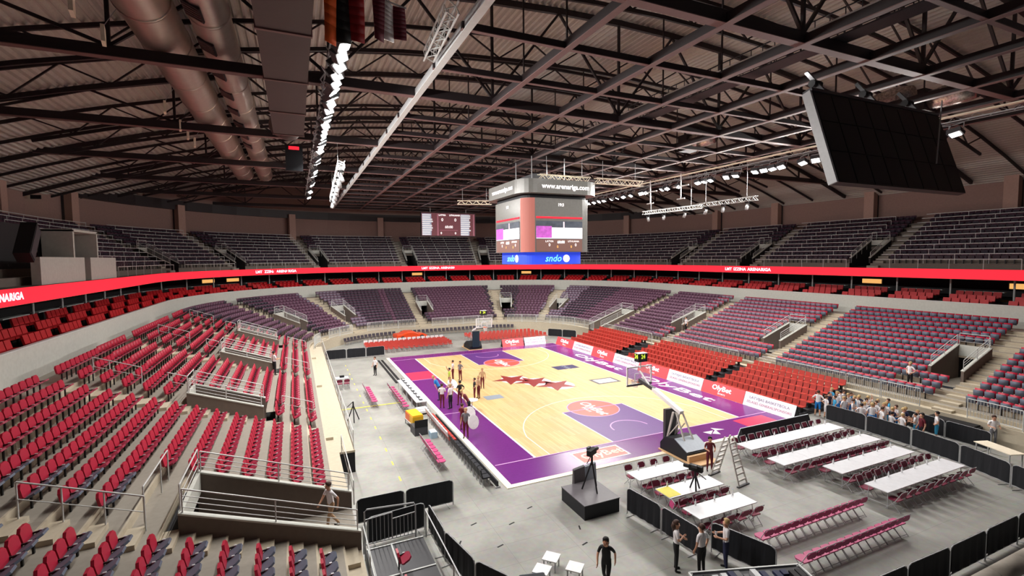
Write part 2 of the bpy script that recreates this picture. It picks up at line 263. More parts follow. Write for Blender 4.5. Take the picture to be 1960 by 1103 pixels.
def rail_mesh(pts, h, levels, post_every=1.6, r=.024, pr=.022):
    mb = MB(); pts = [Vector(p) for p in pts]
    for lv in levels: mb.tube([p+Vector((0, 0, h*lv)) for p in pts], r if lv == 1 else r*.6, 5)
    L = 0; last = -9
    for i, p in enumerate(pts):
        if i: L += (p-pts[i-1]).length
        if i in (0, len(pts)-1) or L-last >= post_every: mb.tube([p, p+Vector((0, 0, h))], pr, 5); last = L
    return mb
def tunnel(n, zf, zfloor, hd, mats, label, group, top=.62, rail=.7, depth=3.):
    s, a, b, o0, o1 = n; r = empty('stand_tunnel', (*P(s, (a+b)/2, o0)[0], zfloor)); tag(r, kind='structure'); off = Matrix.Translation(-Vector(r.location))
    def put(name, mb, m, par=r): o = mb.build(name, m, par); o.matrix_local = off; return o
    th = .15 if s in 'LRF' else .15/16*57
    for t, sg in ((a, -1), (b, 1)):
        c = []
        for tt in (t, t+sg*th): c += [(*P(s, tt, o)[0], z) for o, z in ((o0, zfloor-.3), (o1+.1, zfloor-.3), (o1+.1, zf(o1)+top), (o0, zf(o0)+top))]
        put('side_wall', MB().add(c, [(0, 1, 2, 3), (7, 6, 5, 4), (0, 4, 5, 1), (1, 5, 6, 2), (2, 6, 7, 3), (3, 7, 4, 0)]), mats[0])
        k = [(*P(s, t+sg*th/2, o)[0], zf(o)+top) for o in np.linspace(o0+.1, o1, 5)]; put('handrail', rail_mesh(k, rail, (1, .72, .48, .24)), 'rail_white')
        put('coping', MB().bar((*P(s, t+sg*th/2, o0)[0], zf(o0)+top+.02), (*P(s, t+sg*th/2, o1+.1)[0], zf(o1)+top+.02), .2, .05), mats[1])
    c = [(*P(s, t, o)[0], z) for o in (o1, o1+.12) for t, z in ((a, hd), (b, hd), (b, zf(o1)+top), (a, zf(o1)+top))]
    put('header', MB().add(c, BOXF), mats[1])
    c = [(*P(s, t, o)[0], z) for z in (zfloor, hd) for t, o in ((a, o1+.1), (b, o1+.1), (b, o1+depth), (a, o1+depth))]
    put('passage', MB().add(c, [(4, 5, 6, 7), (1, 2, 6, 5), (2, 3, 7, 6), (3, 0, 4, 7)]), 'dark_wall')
    c = [(*P(s, t, o)[0], zfloor) for t, o in ((a, o0), (b, o0), (b, o1+depth), (a, o1+depth))]; put('landing', MB().add(c, [(0, 1, 2, 3)]), mats[2])
    k = [(*P(s, t, o1+.06)[0], zf(o1)+top) for t in np.linspace(a, b, 4)]; put('guard_rail', rail_mesh(k, .8, (1, .6, .3), 9), 'rail_white')
    return r
for n in NOTCH:
    wide = n[3] == 0; zf0 = 1.1 if wide else zlow(n[3])-.5
    tunnel(n, zlow, zf0, zlow(n[4])-.15 if not wide else zlow(n[4])-.2, ('wall_taupe', 'parapet', 'concrete'), 'wide concrete player tunnel with white coping and railings in the lower stand' if wide else 'concrete stair tunnel with white header set into the lower stand', 'wide tunnels of the lower stand' if wide else 'stair tunnels of the lower stand', top=.5 if wide else .62)
# front guard rails, one short section after another
for s in ('CL', 'F', 'CR', 'R', 'NR'):
    a, b = RANGE[s]; n = max(1, round((abs(b-a) if s in 'FR' else math.radians(abs(b-a))*RR)/2.3))
    for k in range(n):
        t0, t1 = a+(b-a)*k/n, a+(b-a)*(k+.96)/n; tm = (t0+t1)/2
        if in_notch(s, tm, 0, .5, NOTCH): continue
        if in_aisle(s, tm, .2 if s in 'FR' else 1): continue
        ts = np.linspace(t0, t1, 4); base = [Vector((*P(s, t, .1)[0], 1.2)) for t in ts]
        r = empty('guard_rail', base[0], 0, 'white steel guard rail with upright pickets along the foot of the stand', 'railing', 'front guard rails of the lower stand'); off = Matrix.Translation(-base[0])
        mb = MB()
        for dz in (.05, 1.05): mb.tube([p+Vector((0, 0, dz)) for p in base], .028, 5)
        for p in (base[0], base[-1]): mb.tube([p-Vector((0, 0, .08)), p+Vector((0, 0, 1.05))], .03, 5)
        mb.build('frame', 'rail_white', r).matrix_local = off
        mb = MB()
        for q in np.linspace(t0, t1, 18)[1:-1]: p = (*P(s, q, .1)[0], 1.25); mb.bar(p, (p[0], p[1], 2.25), .022)
        tag(mb.build('picket_panel', 'rail_white', r), kind='stuff').matrix_local = off
# low edge rail and walkway platform in front of the left stand
lp = tag(MB().bx(-17.1, -16.35, -11.6, 20, 1.02, 1.12).bx(-17.1, -16.36, -11.6, 20, .0, 1.0, 1).build('stage_platform', ['concrete_lip', 'curtain']), 'cream walkway platform with black skirt along the left stand', 'platform')
tag(rail_mesh([(-16.4, y, 1.12) for y in np.linspace(-11.4, 19.5, 14)], .95, (1, .5), 2.2).build('platform_rail', 'rail_white'), 'long thin steel edge rail on the cream walkway platform', 'railing')
tag(rail_mesh([(-17.0, y, 1.12) for y in np.linspace(-17.2, -11.8, 4)], .95, (1, .5), 1.8).build('platform_rail', 'rail_white'), 'short thin steel edge rail between the player tunnel and the platform end', 'railing')
# stand barriers set between rows on the left stand
for (y, oa, ob, d) in (RAILS := ((-20.35, 5.7, 8.3, 1), (-6.8, 8.9, 10.8, 1), (6.0, 9.0, 10.9, 1), (17.6, 9, 10.9, 1), (-6.8, 1.0, 2.6, 1), (4.8, 1.0, 2.6, 1), (-6.8, 7.0, 7.8, 1), (4.9, 7.0, 7.8, 1), (15.9, 1.0, 2.6, 1), (16.0, 7, 7.8, 1))):
    p = [Vector((*P('L', y, o)[0], zlow(o)-.1)) for o in np.linspace(oa, ob, 4)]
    tag(rail_mesh(p, 1.0, (1, .55), .8).build('stair_rail', 'rail_white'), 'sloping steel hand rail standing on the aisle stair of the left stand', 'railing', 'hand rails on the left stand')
p = [Vector((*P('L', y, 5.85)[0], zlow(5.85)-.15)) for y in np.linspace(-19.8, -16.9, 4)]
tag(rail_mesh(p, 1.05, (1,), 1.4).build('stair_rail', 'rail_white'), 'tall kinked steel rail behind the wide player tunnel on the left stand', 'railing')
# ------------------------------------------------------------------ parapet band, club tier, LED ribbon, upper tier
STP = stations(1.5, [], SEG, 4); STP2 = [(s, t) for s, t in STP if s not in ('NL',)]
def curve_panel(name, o, z0, z1, th, m, sts, zt=None):
    mb = MB(); strip(mb, o, o, z0, z1, sts); strip(mb, o, o+th, z1, z1, sts); strip(mb, o+th, o+th, z1, z0, sts); strip(mb, o+th, o, z0, z0, sts); return mb.build(name, m)
par = tag(curve_panel('trim_1', OPAR, 5.0, 6.72, .14, 'parapet', STP2), kind='structure'); par['label'] = 'pale concrete parapet band above the lower seats'
tag(curve_panel('trim_2', OPAR-.02, 6.72, 6.78, .2, 'rail_white', STP2), kind='structure')
STL = [(s, [t for t in ts if not (s == 'L' and t < -19.9)]) for s, ts in STP2]
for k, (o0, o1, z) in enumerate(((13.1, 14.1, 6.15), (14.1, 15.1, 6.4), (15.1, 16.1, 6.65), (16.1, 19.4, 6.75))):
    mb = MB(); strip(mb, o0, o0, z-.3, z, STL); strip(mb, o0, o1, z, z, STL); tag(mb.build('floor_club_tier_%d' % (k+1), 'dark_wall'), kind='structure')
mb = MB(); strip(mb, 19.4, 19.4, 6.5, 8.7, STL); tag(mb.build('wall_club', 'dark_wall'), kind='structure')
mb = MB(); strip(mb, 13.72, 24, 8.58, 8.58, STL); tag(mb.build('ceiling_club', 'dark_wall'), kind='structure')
rib = empty('led_ribbon', (0, 30, 9), 0, 'long glowing red LED ribbon running round the balcony front', 'led ribbon'); ro = Matrix.Translation((0, -30, -9))
for s, ts in STL:
    o = curve_panel('ribbon_panel', 13.62, 8.62, 9.4, .1, 'led_red', [(s, ts)]); o.parent = rib; o.matrix_local = ro
def rib_text(st, s, t, size=.5, sx=1.4):
    (x, y), n = P(s, t, 13.6); o = text('ribbon_text', st, size, 'led_white', rib, ro @ frame((x, y, 9.02), (n[1], -n[0], 0) if True else 0, (0, 0, 1)), bold=.02, sx=sx); return o
def rib_words(s, t):
    for k, w_ in enumerate(('LMT', 'IZZINA', 'ARENA', 'RIGA')): rib_text(w_, s, t+(-2.6, -.95, 1.05, 2.6)[k]*(1 if s in 'LF' else -1 if s == 'R' else -2.3), .48, 1.15)
for s, t in (('R', 4.6), ('CL', 128), ('F', 3.6), ('L', -8.9)): rib_words(s, t)
# upper tier
OU = lambda j: 14.2+.8*j
ZU = lambda j: 9.38+.44*j
zup = lambda o: 9.38+.55*(o-14.2)
NU = 10
UN = [('R', -8.0, -6.4, 15.0, 18.2), ('R', 5.0, 6.6, 15.0, 18.2), ('R', 17, 18.6, 15.0, 18.2), ('R', -20.6, -19, 15.0, 18.2), ('CR', 46, 49, 15, 18.2), ('CR', 74, 77, 15, 18.2), ('F', -1.6, 0, 15, 18.2), ('CL', 108, 111, 15, 18.2), ('CL', 136, 139, 15, 18.2), ('CL', 160, 163, 15, 18.2), ('L', 9.0, 10.6, 15, 18.2)]
UA = [aisle_rng(n) if n[0] in 'LRF' else (n[0], n[2], n[2]+2.2) for n in UN]
STU = stations(2., [n[:3] for n in UN], ('L', 'CL', 'F', 'CR', 'R', 'NR')); STU = [(s, [t for t in ts if not (s == 'L' and t < -19.9)]) for s, ts in STU]
mb = MB(); strip(mb, 13.72, 13.72, 8.58, 9.38, STU); strip(mb, 13.72, 14.2, 9.38, 9.38, STU); up = tag(mb.build('floor_upper_stand', 'upper_concrete'), kind='structure')
for j in range(NU+1):
    mb = MB(); o0, o1 = OU(j), OU(j+1)+(1.2 if j == NU else 0); sk = lambda s, t: in_notch(s, t, o0, o1, UN)
    strip(mb, o0, o0, ZU(j)-.44, ZU(j), STU, sk); strip(mb, o0, o1, ZU(j), ZU(j), STU, sk); mb.build('step', 'upper_concrete', up)
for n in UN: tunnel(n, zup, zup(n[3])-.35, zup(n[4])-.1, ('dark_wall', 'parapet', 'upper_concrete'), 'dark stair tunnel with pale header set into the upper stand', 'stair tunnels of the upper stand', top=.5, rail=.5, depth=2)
for a in UA:
    st = tag(empty('aisle_stair', (*P(a[0], (a[1]+a[2])/2, 14.2)[0], 9.38)), kind='structure')
    for j in range(NU): link('tread', STEPU if j or a is not UA[0] else (STEPU := MB().bx(-.5, .5, -.2, .2, 0, .22).mesh('upper_half_step', 'concrete')), st, Matrix.Translation(-Vector(st.location)) @ onb(a[0], (a[1]+a[2])/2, OU(j+1)-.2, ZU(j)))
cut_u = sorted([(n[0], min(x), max(x)) for n, a in zip(UN, UA) for x in [(n[1], n[2], a[1], a[2])]])
for s in ('L', 'CL', 'F', 'CR', 'R', 'NR'):          # thin grey rails in front of every upper row, block by block
    a, b = min(RANGE[s]), max(RANGE[s]); a = max(a, -19.9) if s == 'L' else a
    gaps = [(x, y) for q, x, y in cut_u if q == s]; ed = [a]+[v for g in gaps for v in g]+[b]
    for t0, t1 in zip(ed[::2], ed[1::2]):
        if t1-t0 < (1.2 if s in 'LRF' else 3): continue
        for j in range(NU+1):
            if s == 'L' and t0 < 8 and j < 8: continue
            o = OU(j)+.05; L = (t1-t0) if s in 'LRF' else math.radians(t1-t0)*(RR+o); n = max(2, int(L/1.1)); mb = MB()
            pts = [Vector((*P(s, t, o)[0], ZU(j))) for t in np.linspace(t0, t1, n+1)]
            for p, q in zip(pts, pts[1:]): mb.bar(p+Vector((0, 0, .82)), q+Vector((0, 0, .82)), .05)
            for p in pts[::2]: mb.bar(p, p+Vector((0, 0, .82)), .035)
            tag(mb.build('row_rail', 'rail_white'), 'thin grey guard rail along one row of the upper stand', 'railing', 'row rails of the upper stand')
# outer walls, columns
OW = 24.2
for nm, sg in (('wall_left', ('L', 'NL')), ('wall_far', ('CL', 'F', 'CR')), ('wall_right', ('R', 'NR'))):
    mb = MB(); strip(mb, OW, OW, 8.6, 25, [(s, t) for s, t in stations(3, [], sg, 6)]); tag(mb.build(nm, 'wall_pink'), kind='structure')
mb = MB(); strip(mb, OW-.6, OW-.6, 17.4, 18.6, stations(3, [], ('L', 'CL', 'F', 'CR', 'R', 'NR'), 6)); strip(mb, OW-.6, OW, 17.4, 17.4, stations(3, [], ('L', 'CL', 'F', 'CR', 'R', 'NR'), 6)); tag(mb.build('trim_3', 'truss'), kind='structure')
for s, ts in (('R', (-14.9, -3.2, 8.4, 18.4)), ('CR', (62, 28)), ('F', (-4.5, 5)), ('CL', (112, 140, 165)), ('L', (-12, -1, 8.4, 17))):
    for t in ts:
        (x, y), n = P(s, t, 23.5); c = empty('wall_column', (x, y, 13.8), math.atan2(n[1], n[0]), 'broad pinkish concrete column against the back wall of the upper stand', 'column', 'columns behind the upper stand')
        MB().bx(-.35, .35, -.5, .5, 0, 4.2).build('shaft', 'column', c); MB().bx(.35, .65, -.45, .45, 0, 4.2).build('side_panel', 'dark_steel', c)
# ------------------------------------------------------------------ roof
ZC = lambda x: 24.6-.0045*x*x
mb = MB(); xs = []; x = -43.
while x < 43: xs += [(x, 0), (x+.1, .13), (x+.2, .13), (x+.3, 0)]; x += .4
pr = [(a, ZC(a)+d) for a, d in xs]; n = len(pr); ys = (-38, 57)
mb.add([(a, y, z) for y in ys for a, z in pr], [(i, i+1, n+i+1, n+i) for i in range(n-1)]); tag(mb.build('ceiling', 'deck_roof'), kind='structure')
LX = [-41.35+4.05*k for k in range(21)]   # node lines along the hall
def truss(y, main):
    r = empty('roof_truss', (0, y, 18.64), 0, 'heavy dark red-brown roof truss with arched top chord and level lower chord' if main else 'light dark arched roof truss between the heavy ones', 'truss', 'heavy roof trusses' if main else 'light roof trusses')
    h = .42 if main else .24; wd = .34 if main else .15; zb = 18.64; xa, xb = (-36, 36) if main else (-13.2, 19.4)
    mb = MB().bx(xa, xb, -wd/2, wd/2, 0, h); mb.bx(xa, xb, -wd/2-.02, wd/2+.02, -.03, 0, 1); mb.build('bottom_chord' if main else 'level_tie', ['truss', 'truss_pink'], r)
    for nm, dz in (('top_chord', .2),) if main else (('top_chord', .16), ('lower_chord', 1.55)):
        mb = MB()
        for a, b in zip(LX, LX[1:]):
            if nm == 'lower_chord' and max(abs(a), abs(b)) > 34: continue
            mb.bar((a, 0, ZC(a)-zb-dz), (b, 0, ZC(b)-zb-dz), .2 if main else .13, .32 if main else .2)
        mb.build(nm, 'truss', r)
    for k, x in enumerate(LX):
        t = ZC(x)-zb-.3
        if t < .6: continue
        if main:
            if k % 2 == 0: stick('post', (x, 0, h), (x, 0, t), .13, .13, 'truss', r)
            for d in (-1, 1):
                if k % 2 == 0 and -1 < k+d < len(LX) and ZC(LX[k+d])-zb > .8: stick('diagonal', (x, 0, h), (LX[k+d], 0, ZC(LX[k+d])-zb-.3), .12, .12, 'truss', r)
        else:
            for d in (-1, 1):
                xm = x+d*2.02
                if abs(xm) < 33: stick('diagonal', (x, 0, t+.1), (xm, 0, ZC(xm)-zb-1.5), .08, .08, 'truss', r)
            if k in (8, 10, 12, 14): stick('hanger', (x, 0, h), (x, 0, t-1.2), .06, .06, 'truss', r)
    return r
HV = {0: 'over the hanging black screen', 3: 'between hanging screen and scoreboard cube', 6: 'carrying the scoreboard cube', 9: 'first one behind the scoreboard cube', 12: 'second one behind the scoreboard cube', 15: 'above the small statistics board', 18: 'last one before the far wall'}
for k in range(-1, 19):
    r = truss(-23.6+3.83*k, k % 3 == 0)
    if k in HV: r['label'] = 'heavy dark red-brown roof truss with level lower chord, '+HV[k]
for k, x in enumerate(LX):
    if not -14 < x < 20: continue
    MBb = MB().bx(-.12, .12, -29, 44.5, 0, .34); MBb.bx(-.14, .14, -29, 44.5, -.03, 0, 1); o = MBb.build('roof_beam', ['steel', 'rail_white'] if k == 7 else ['truss', 'truss_pink']); o.location = (x, 0, 18.62)  # beam next to the lamps: their light on it is put into pale colours
    tag(o, 'pale steel roof beam running the length of the hall beside the lamp bank' if k == 7 else 'dark roof beam running the length of the hall', 'roof beam', None if k == 7 else 'lengthwise roof beams')
# ------------------------------------------------------------------ under the roof: lamps, ducts, walkway, rigging
lampp = empty('flood_lamp', (0, 0, 0), 0, 'bright white floodlight in the bank under the roof', 'lamp', 'floodlights on the left lamp bank')
MB().prof([(-.3, .12), (.3, .12), (.22, -.14), (-.22, -.14)], -.34, .34).build('housing', 'dark_steel', lampp)
MB().bx(-.17, .17, -.24, .24, -.17, -.14).build('lens', 'lamp_glow', lampp)
MB().bar((0, -.36, .05), (0, -.36, .6), .04).bar((0, .36, .05), (0, .36, .6), .04).bar((0, -.36, .6), (0, .36, .6), .04).build('bracket', 'steel', lampp)
used = False
for sx, yl in ((-1, [-19+.95*k for k in range(19)]+[1.2, 2.4, 6, 7, 8.4, 13, 14, 19, 24]), (1, [-20.6, -19.8, -19, -18.2, -12.2, -11.2, -9.4, -8.6, -7.8, -7.0, -5.0, -4, -2.2, -1.4, -.6, 2, 3.6, 4.4, 7, 7.8, 9.6, 11, 12.2, 13.4, 15, 16, 17.2, 18.4, 20, 21, 22.4])):
    for y in yl:
        o = place(lampp, used, (sx*LAMP_X, y, LAMP_Z), 0, None, 'floodlights on the left lamp bank' if sx < 0 else 'floodlights on the right lamp bank'); o.rotation_euler = (random.uniform(-.25, .25), sx*random.uniform(.35, .8), random.uniform(-.35, .35)); used = True
        o['label'] = 'bright white floodlight on the long lamp bank between duct and pale beam' if sx < 0 else 'bright white floodlight on the far lamp bank over the purple seats'
for sx in (-1, 1):
    mb = MB()
    for dx, dz in ((-.25, .62), (.25, .62), (0, .95)): mb.bar((sx*LAMP_X+dx, -24, LAMP_Z+dz), (sx*LAMP_X+dx, 28, LAMP_Z+dz), .06)
    for k in range(52): y = -24+k; mb.bar((sx*LAMP_X-.25, y, LAMP_Z+.62), (sx*LAMP_X, y+.5, LAMP_Z+.95), .035); mb.bar((sx*LAMP_X, y+.5, LAMP_Z+.95), (sx*LAMP_X+.25, y+1, LAMP_Z+.62), .035)
    tag(mb.build('lamp_girder', 'steel'), 'slim steel lattice girder carrying the %s' % ('floodlights beside the dark duct' if sx < 0 else 'floodlights above the far upper seats'), 'girder')
def round_duct(x, z, r, label, vents, boxes):
    d = empty('air_duct', (x, -6, z), 0, label, 'duct')
    y = -34.
    while y < 21:
        MB().tube([(0, y+6, 0), (0, y+3.78+6, 0)], r, 22, cap=False).build('duct_section', 'duct_metal', d, True)
        MB().tube([(0, y+3.74+6, 0), (0, y+3.87+6, 0)], r+.035, 22).build('joint_ring', 'duct_metal', d, True); y += 3.83
    for k in range(vents):
        g = empty('vent', (-r*.42, -16+6+3.1*k, -r*.93), 0); g.parent = d; g.rotation_euler = (0, .42, 0)
        bpy.data.objects.remove(g); v = MB().bx(-.3, .3, -.55, .55, -.06, .03); o = v.build('vent', 'truss', d); o.matrix_local = Matrix.Translation((-r*.42, -10+3.1*k, -r*.9)) @ Matrix.Rotation(.44, 4, 'Y')
        for q in range(5): s_ = MB().bx(-.26, .26, -.02, .02, -.09, -.06).build('louvre', 'truss_pink', o); s_.location = (0, -.4+.2*q, 0)
    return d
round_duct(-23.45, 20.0, .9, 'thick round galvanised air duct, the one farther from the lamp bank', 0, 0)
round_duct(-21.42, 19.95, .72, 'round galvanised air duct with dark vents, nearer the lamp bank', 8, 0)
for y, z in ((-16.4, 18.7), (-13.6, 18.9), (-4.4, 18.9), (-.5, 18.9), (1.8, 18.9), (4.2, 18.9)):
    e = empty('duct_sensor_box', (-24.9, y, z), .2, 'small white square panel hanging beside the thicker duct', 'panel', 'white panels beside the duct')
    MB().bx(-.06, .06, -.3, .3, -.3, .3).build('panel', 'cream', e); MB().bar((0, 0, .3), (.5, 0, 1.2), .02).build('hanger', 'steel', e)
dk = empty('box_duct', (-18.85, -17, 17.9), 0, 'large dark square air duct hanging beside the lamp bank', 'duct')
MB().bx(-.72, .72, -14, 9.2, -.72, .72).build('casing', 'duct_dark', dk)
for k in range(6): MB().bx(-.76, .76, -.06, .06, -.76, .76).build('flange', 'truss_pink', dk).location = (0, -12+4.2*k, 0)
MB().tube([(0, 9.2, 0), (0, 10.2, -.1), (-.4, 11.2, .3)], .66, 14).build('elbow', 'duct_dark', dk, True)
# walkway below the roof with white cable tray
cw = empty('roof_walkway', (1.2, 0, 19.1), 0, 'narrow dark steel walkway with picket railings under the roof', 'walkway')
MB().bx(-.45, .45, -29, 44, 0, .06).build('deck', 'dark_steel', cw)
for sx in (-1, 1):
    mb = MB().bx(sx*.45-.02, sx*.45+.02, -29, 44, .98, 1.03).bx(sx*.45-.02, sx*.45+.02, -29, 44, .5, .53); mb.build('rail', 'dark_steel', cw)
    mb = MB()
    for k in range(122): mb.bx(sx*.45-.015, sx*.45+.015, -29+.6*k, -28.97+.6*k, 0, 1)
    tag(mb.build('picket_row', 'dark_steel', cw), kind='stuff')
tr = tag(MB().bx(-.2, .2, -29, 44, 0, .07).bx(-.2, -.16, -29, 44, .07, .2).bx(.16, .2, -29, 44, .07, .2).build('cable_tray', 'white'), 'long white cable tray hung along the roof walkway', 'cable tray'); tr.location = (.35, 0, 19.35)
tr = tag(MB().bx(-.16, .16, -29, 44, 0, .07).build('cable_tray', 'cream'), 'long cream cable tray hung above the far lamp bank', 'cable tray'); tr.location = (16.0, 0, 18.5)
def lattice(name, p, q, w, m, label, cat='rigging', group=None, hts=(.15, .85)):
    p, q = Vector(p), Vector(q); L = (q-p).length; d = (q-p)/L; u = Vector((0, 0, 1)); r = d.cross(u).normalized(); e = empty(name, p, 0, label, cat, group); mb = MB(); N = max(2, int(L/w))
    for a in (-1, 1):
        for b in (-1, 1): mb.bar(r*a*w/2+u*b*w/2, d*L+r*a*w/2+u*b*w/2, .05)
    mb.build('chord_set', m, e); mb = MB()
    for k in range(N):
        s0, s1 = d*L*k/N, d*L*(k+1)/N; f = 1 if k % 2 else -1
        for a in (-1, 1): mb.bar(s0+r*a*w/2+u*f*w/2, s1+r*a*w/2-u*f*w/2, .03); mb.bar(s0+u*a*w/2+r*f*w/2, s1+u*a*w/2-r*f*w/2, .03)
    tag(mb.build('lacing', m, e), kind='stuff'); mb = MB()
    for t in hts: mb.bar(d*L*t+u*w/2, d*L*t+Vector((0, 0, 18.63-p.z-d.z*L*t)), .025)
    mb.build('hanger', 'steel', e); return e
lattice('lighting_truss', (-1.1, -2.2, 16.95), (3.6, -2.2, 16.95), .42, 'cream', 'cream lattice lighting truss hanging just above the scoreboard cube')
lattice('lighting_truss', (4.2, -2.2, 16.95), (9, -2.2, 16.95), .42, 'cream', 'cream lattice lighting truss hanging to the side of the scoreboard cube')
lattice('lighting_truss', (-1.6, 17, 17), (2.2, 16, 17), .4, 'cream', 'cream lattice lighting truss above the small far scoreboard')
lattice('lighting_truss', (17, 7.3, 15.5), (17, -1.1, 15.4), .34, 'rail_white', 'white lattice lighting truss hanging before the far upper columns')
lattice('lighting_truss', (16.2, -1.5, 15.4), (16.2, -7.9, 15.4), .34, 'rail_white', 'white lattice lighting truss hanging near the big black screen')
lattice('lighting_truss', (-13.9, -21, 18.7), (-13.5, -16.4, 18.9), .4, 'rail_white', 'white lattice lighting truss lying on the pale roof beam')
lattice('lighting_truss', (-16, -5, 16.4), (-15.4, 12, 16.2), .38, 'rail_white', 'white lattice lighting truss hanging below the lamp bank', hts=(.2576, .934))
def moving_light(p, label):
    e = empty('stage_light', p, random.uniform(0, 6), label, 'stage light', 'stage lights on the lighting trusses')
    MB().bx(-.16, .16, -.14, .14, -.12, 0).build('base', 'rubber', e); MB().bar((-.17, 0, -.1), (-.17, 0, -.45), .04).bar((.17, 0, -.1), (.17, 0, -.45), .04).bar((-.17, 0, -.12), (.17, 0, -.12), .04).build('yoke', 'dark_steel', e)
    MB().tube([(0, -.05, -.3), (.0, .02, -.5), (0, .12, -.72)], [.12, .15, .13], 10).build('head', 'steel', e, True)
for y in (6.5, 4, 1, -2.5, -4.5, -7): moving_light((17 if y > -1.2 else 16.2, y, 15.24), 'grey moving stage light clamped under a white lattice truss')
for y in (-4, -1.5, 1, 3, 5.5, 8, 11): moving_light((-16+.6*(y+5)/17, y, 16.225-.2*(y+5)/17), 'grey moving stage light clamped under a white lattice truss')
# white flood frame hung over the far upper stand
for y in (0, 4.4):
    e = empty('light_frame', (15.5, y, 16.2), 0, 'white hanging frame with a level bar near the far lamp bank', 'frame', 'hanging white frames'); MB().bar((0, -1, 1.2), (0, 1, 1.2), .1).build('bar', 'white', e); MB().bar((0, 0, 0), (0, 0, 2.4), .07).build('stem', 'white', e); MB().bar((0, -.5, 0), (0, .5, 0), .1).build('foot_bar', 'white', e)
for (x, y) in ((12.5, -19.5), (14.5, -21.5), (9.5, -8.5)):
    e = empty('foil_unit', (x, y, 19.4), 0, 'crumpled foil-wrapped air unit with dark fan box under the roof', 'air unit', 'foil-wrapped air units'); MB().tube([(0, -1.1, 0), (0, -.4, .05), (0, .4, 0), (0, 1, 0)], [.5, .62, .58, .5], 12).build('foil_sleeve', 'foil', e, True); MB().bx(-.6, .6, 1, 1.9, -.6, .6).build('fan_box', 'truss', e)
# ------------------------------------------------------------------ scoreboard cube
cube = empty('scoreboard_cube', (.15, 0, 10.1), 0, 'hanging scoreboard cube with curved grey screens and blue lower ring', 'scoreboard')
def rrect(a, b, r, n=6):
    p = []
    for cx, cy, s in ((a-r, b-r, 0), (-a+r, b-r, 90), (-a+r, -b+r, 180), (a-r, -b+r, 270)):
        p += [(cx+r*math.cos(math.radians(s+90*k/n)), cy+r*math.sin(math.radians(s+90*k/n))) for k in range(n+1)]
    return p
MB().prism(rrect(2.55, 2.85, .8), 0, .95).build('blue_ring', 'led_blue', cube); MB().prism(rrect(2.98, 3.3, .9), .95, 5.1).build('screen_body', 'cube_grey', cube); MB().prism(rrect(2.85, 3.15, .85), 5.1, 5.4).build('neck', 'box_black', cube); MB().prism(rrect(3.5, 3.85, 1.3), 5.4, 6.45).build('top_ring', 'cube_grey', cube)
for x, y in ((-1.5, -1.5), (1.5, -1.5), (-1.5, 1.5), (1.5, 1.5)): MB().bar((x, y, 6.4), (x, y, 8.6), .05).build('cable', 'steel', cube)
MB().bx(-1.2, 1.2, -1.2, 1.2, 6.45, 7.3).build('winch_frame', 'dark_steel', cube)
def face(fr, w):
    def plate(name, x0, x1, z0, z1, m, d=.02): o = MB().bx(x0, x1, z0, z1, -.01, d).build(name, m, cube); o.matrix_local = fr; return o
    plate('caption_strip', -w, w, 1.0, 1.95, 'cube_brown', .012); plate('picture', -w, w, 1.95, 3.35, 'pic_dark', .014); plate('picture_floor', -w, w, 2.0, 2.85, 'pic_light', .02); plate('picture_people', -w, -w*.35, 2.05, 2.95, 'pic_purple', .026)
    plate('picture_board', w*.15, w*.2, 2.7, 3.3, 'led_white', .026); plate('red_band', -w, w, 3.55, 3.68, 'led_red', .02)
    T = lambda x, z: fr @ Matrix.Translation((x, z, .03))
    text('team_name', 'LATVIA', .22, 'led_text', cube, T(-w*.45, 1.78)); text('team_name', 'LITHUANIA', .2, 'led_text', cube, T(w*.6, 1.78)); text('game_clock', '60:00', .3, 'led_text', cube, T(.1, 1.72), bold=.01)
    for x in (-w*.45, w*.7): text('score', '0', .34, 'led_text', cube, T(x, 1.5))
    for x in (-w*.1, w*.5): text('foul_count', '0', .28, 'warm_glow', cube, T(x, 1.36))
    text('shot_number', '19:3', .32, 'led_text', cube, T(.1, 4.6), bold=.01)
    text('web_address', 'www.arenariga.com', .52 if w > 1.5 else .5, 'led_text', cube, fr @ Matrix.Translation((.25, 5.92, .57)), bold=.012); text('ring_wordmark', 'sndo', .75, 'led_cyan', cube, fr @ Matrix.Translation((-.35, .45, -.43)), shear=.3, bold=.01)
    o = MB().disc((0, 0, 0), .3, .02, 16).build('ring_disc', 'led_text', cube); o.matrix_local = fr @ Matrix.Translation((.85, .45, -.44))
face(frame((0, -3.32, 0), (1, 0, 0), (0, 0, 1)), 2.05); face(frame((-3.0, 0, 0), (0, -1, 0), (0, 0, 1)), 2.3)
ca = [(-2.08+.915*math.cos(math.radians(t)), -2.4+.915*math.sin(math.radians(t))) for t in range(185, 266, 10)]; ci = [(-2.08+.88*math.cos(math.radians(t)), -2.4+.88*math.sin(math.radians(t))) for t in range(265, 184, -10)]; MB().prism(ca+ci, .96, 5.09).build('corner_strip', 'cube_red', cube)
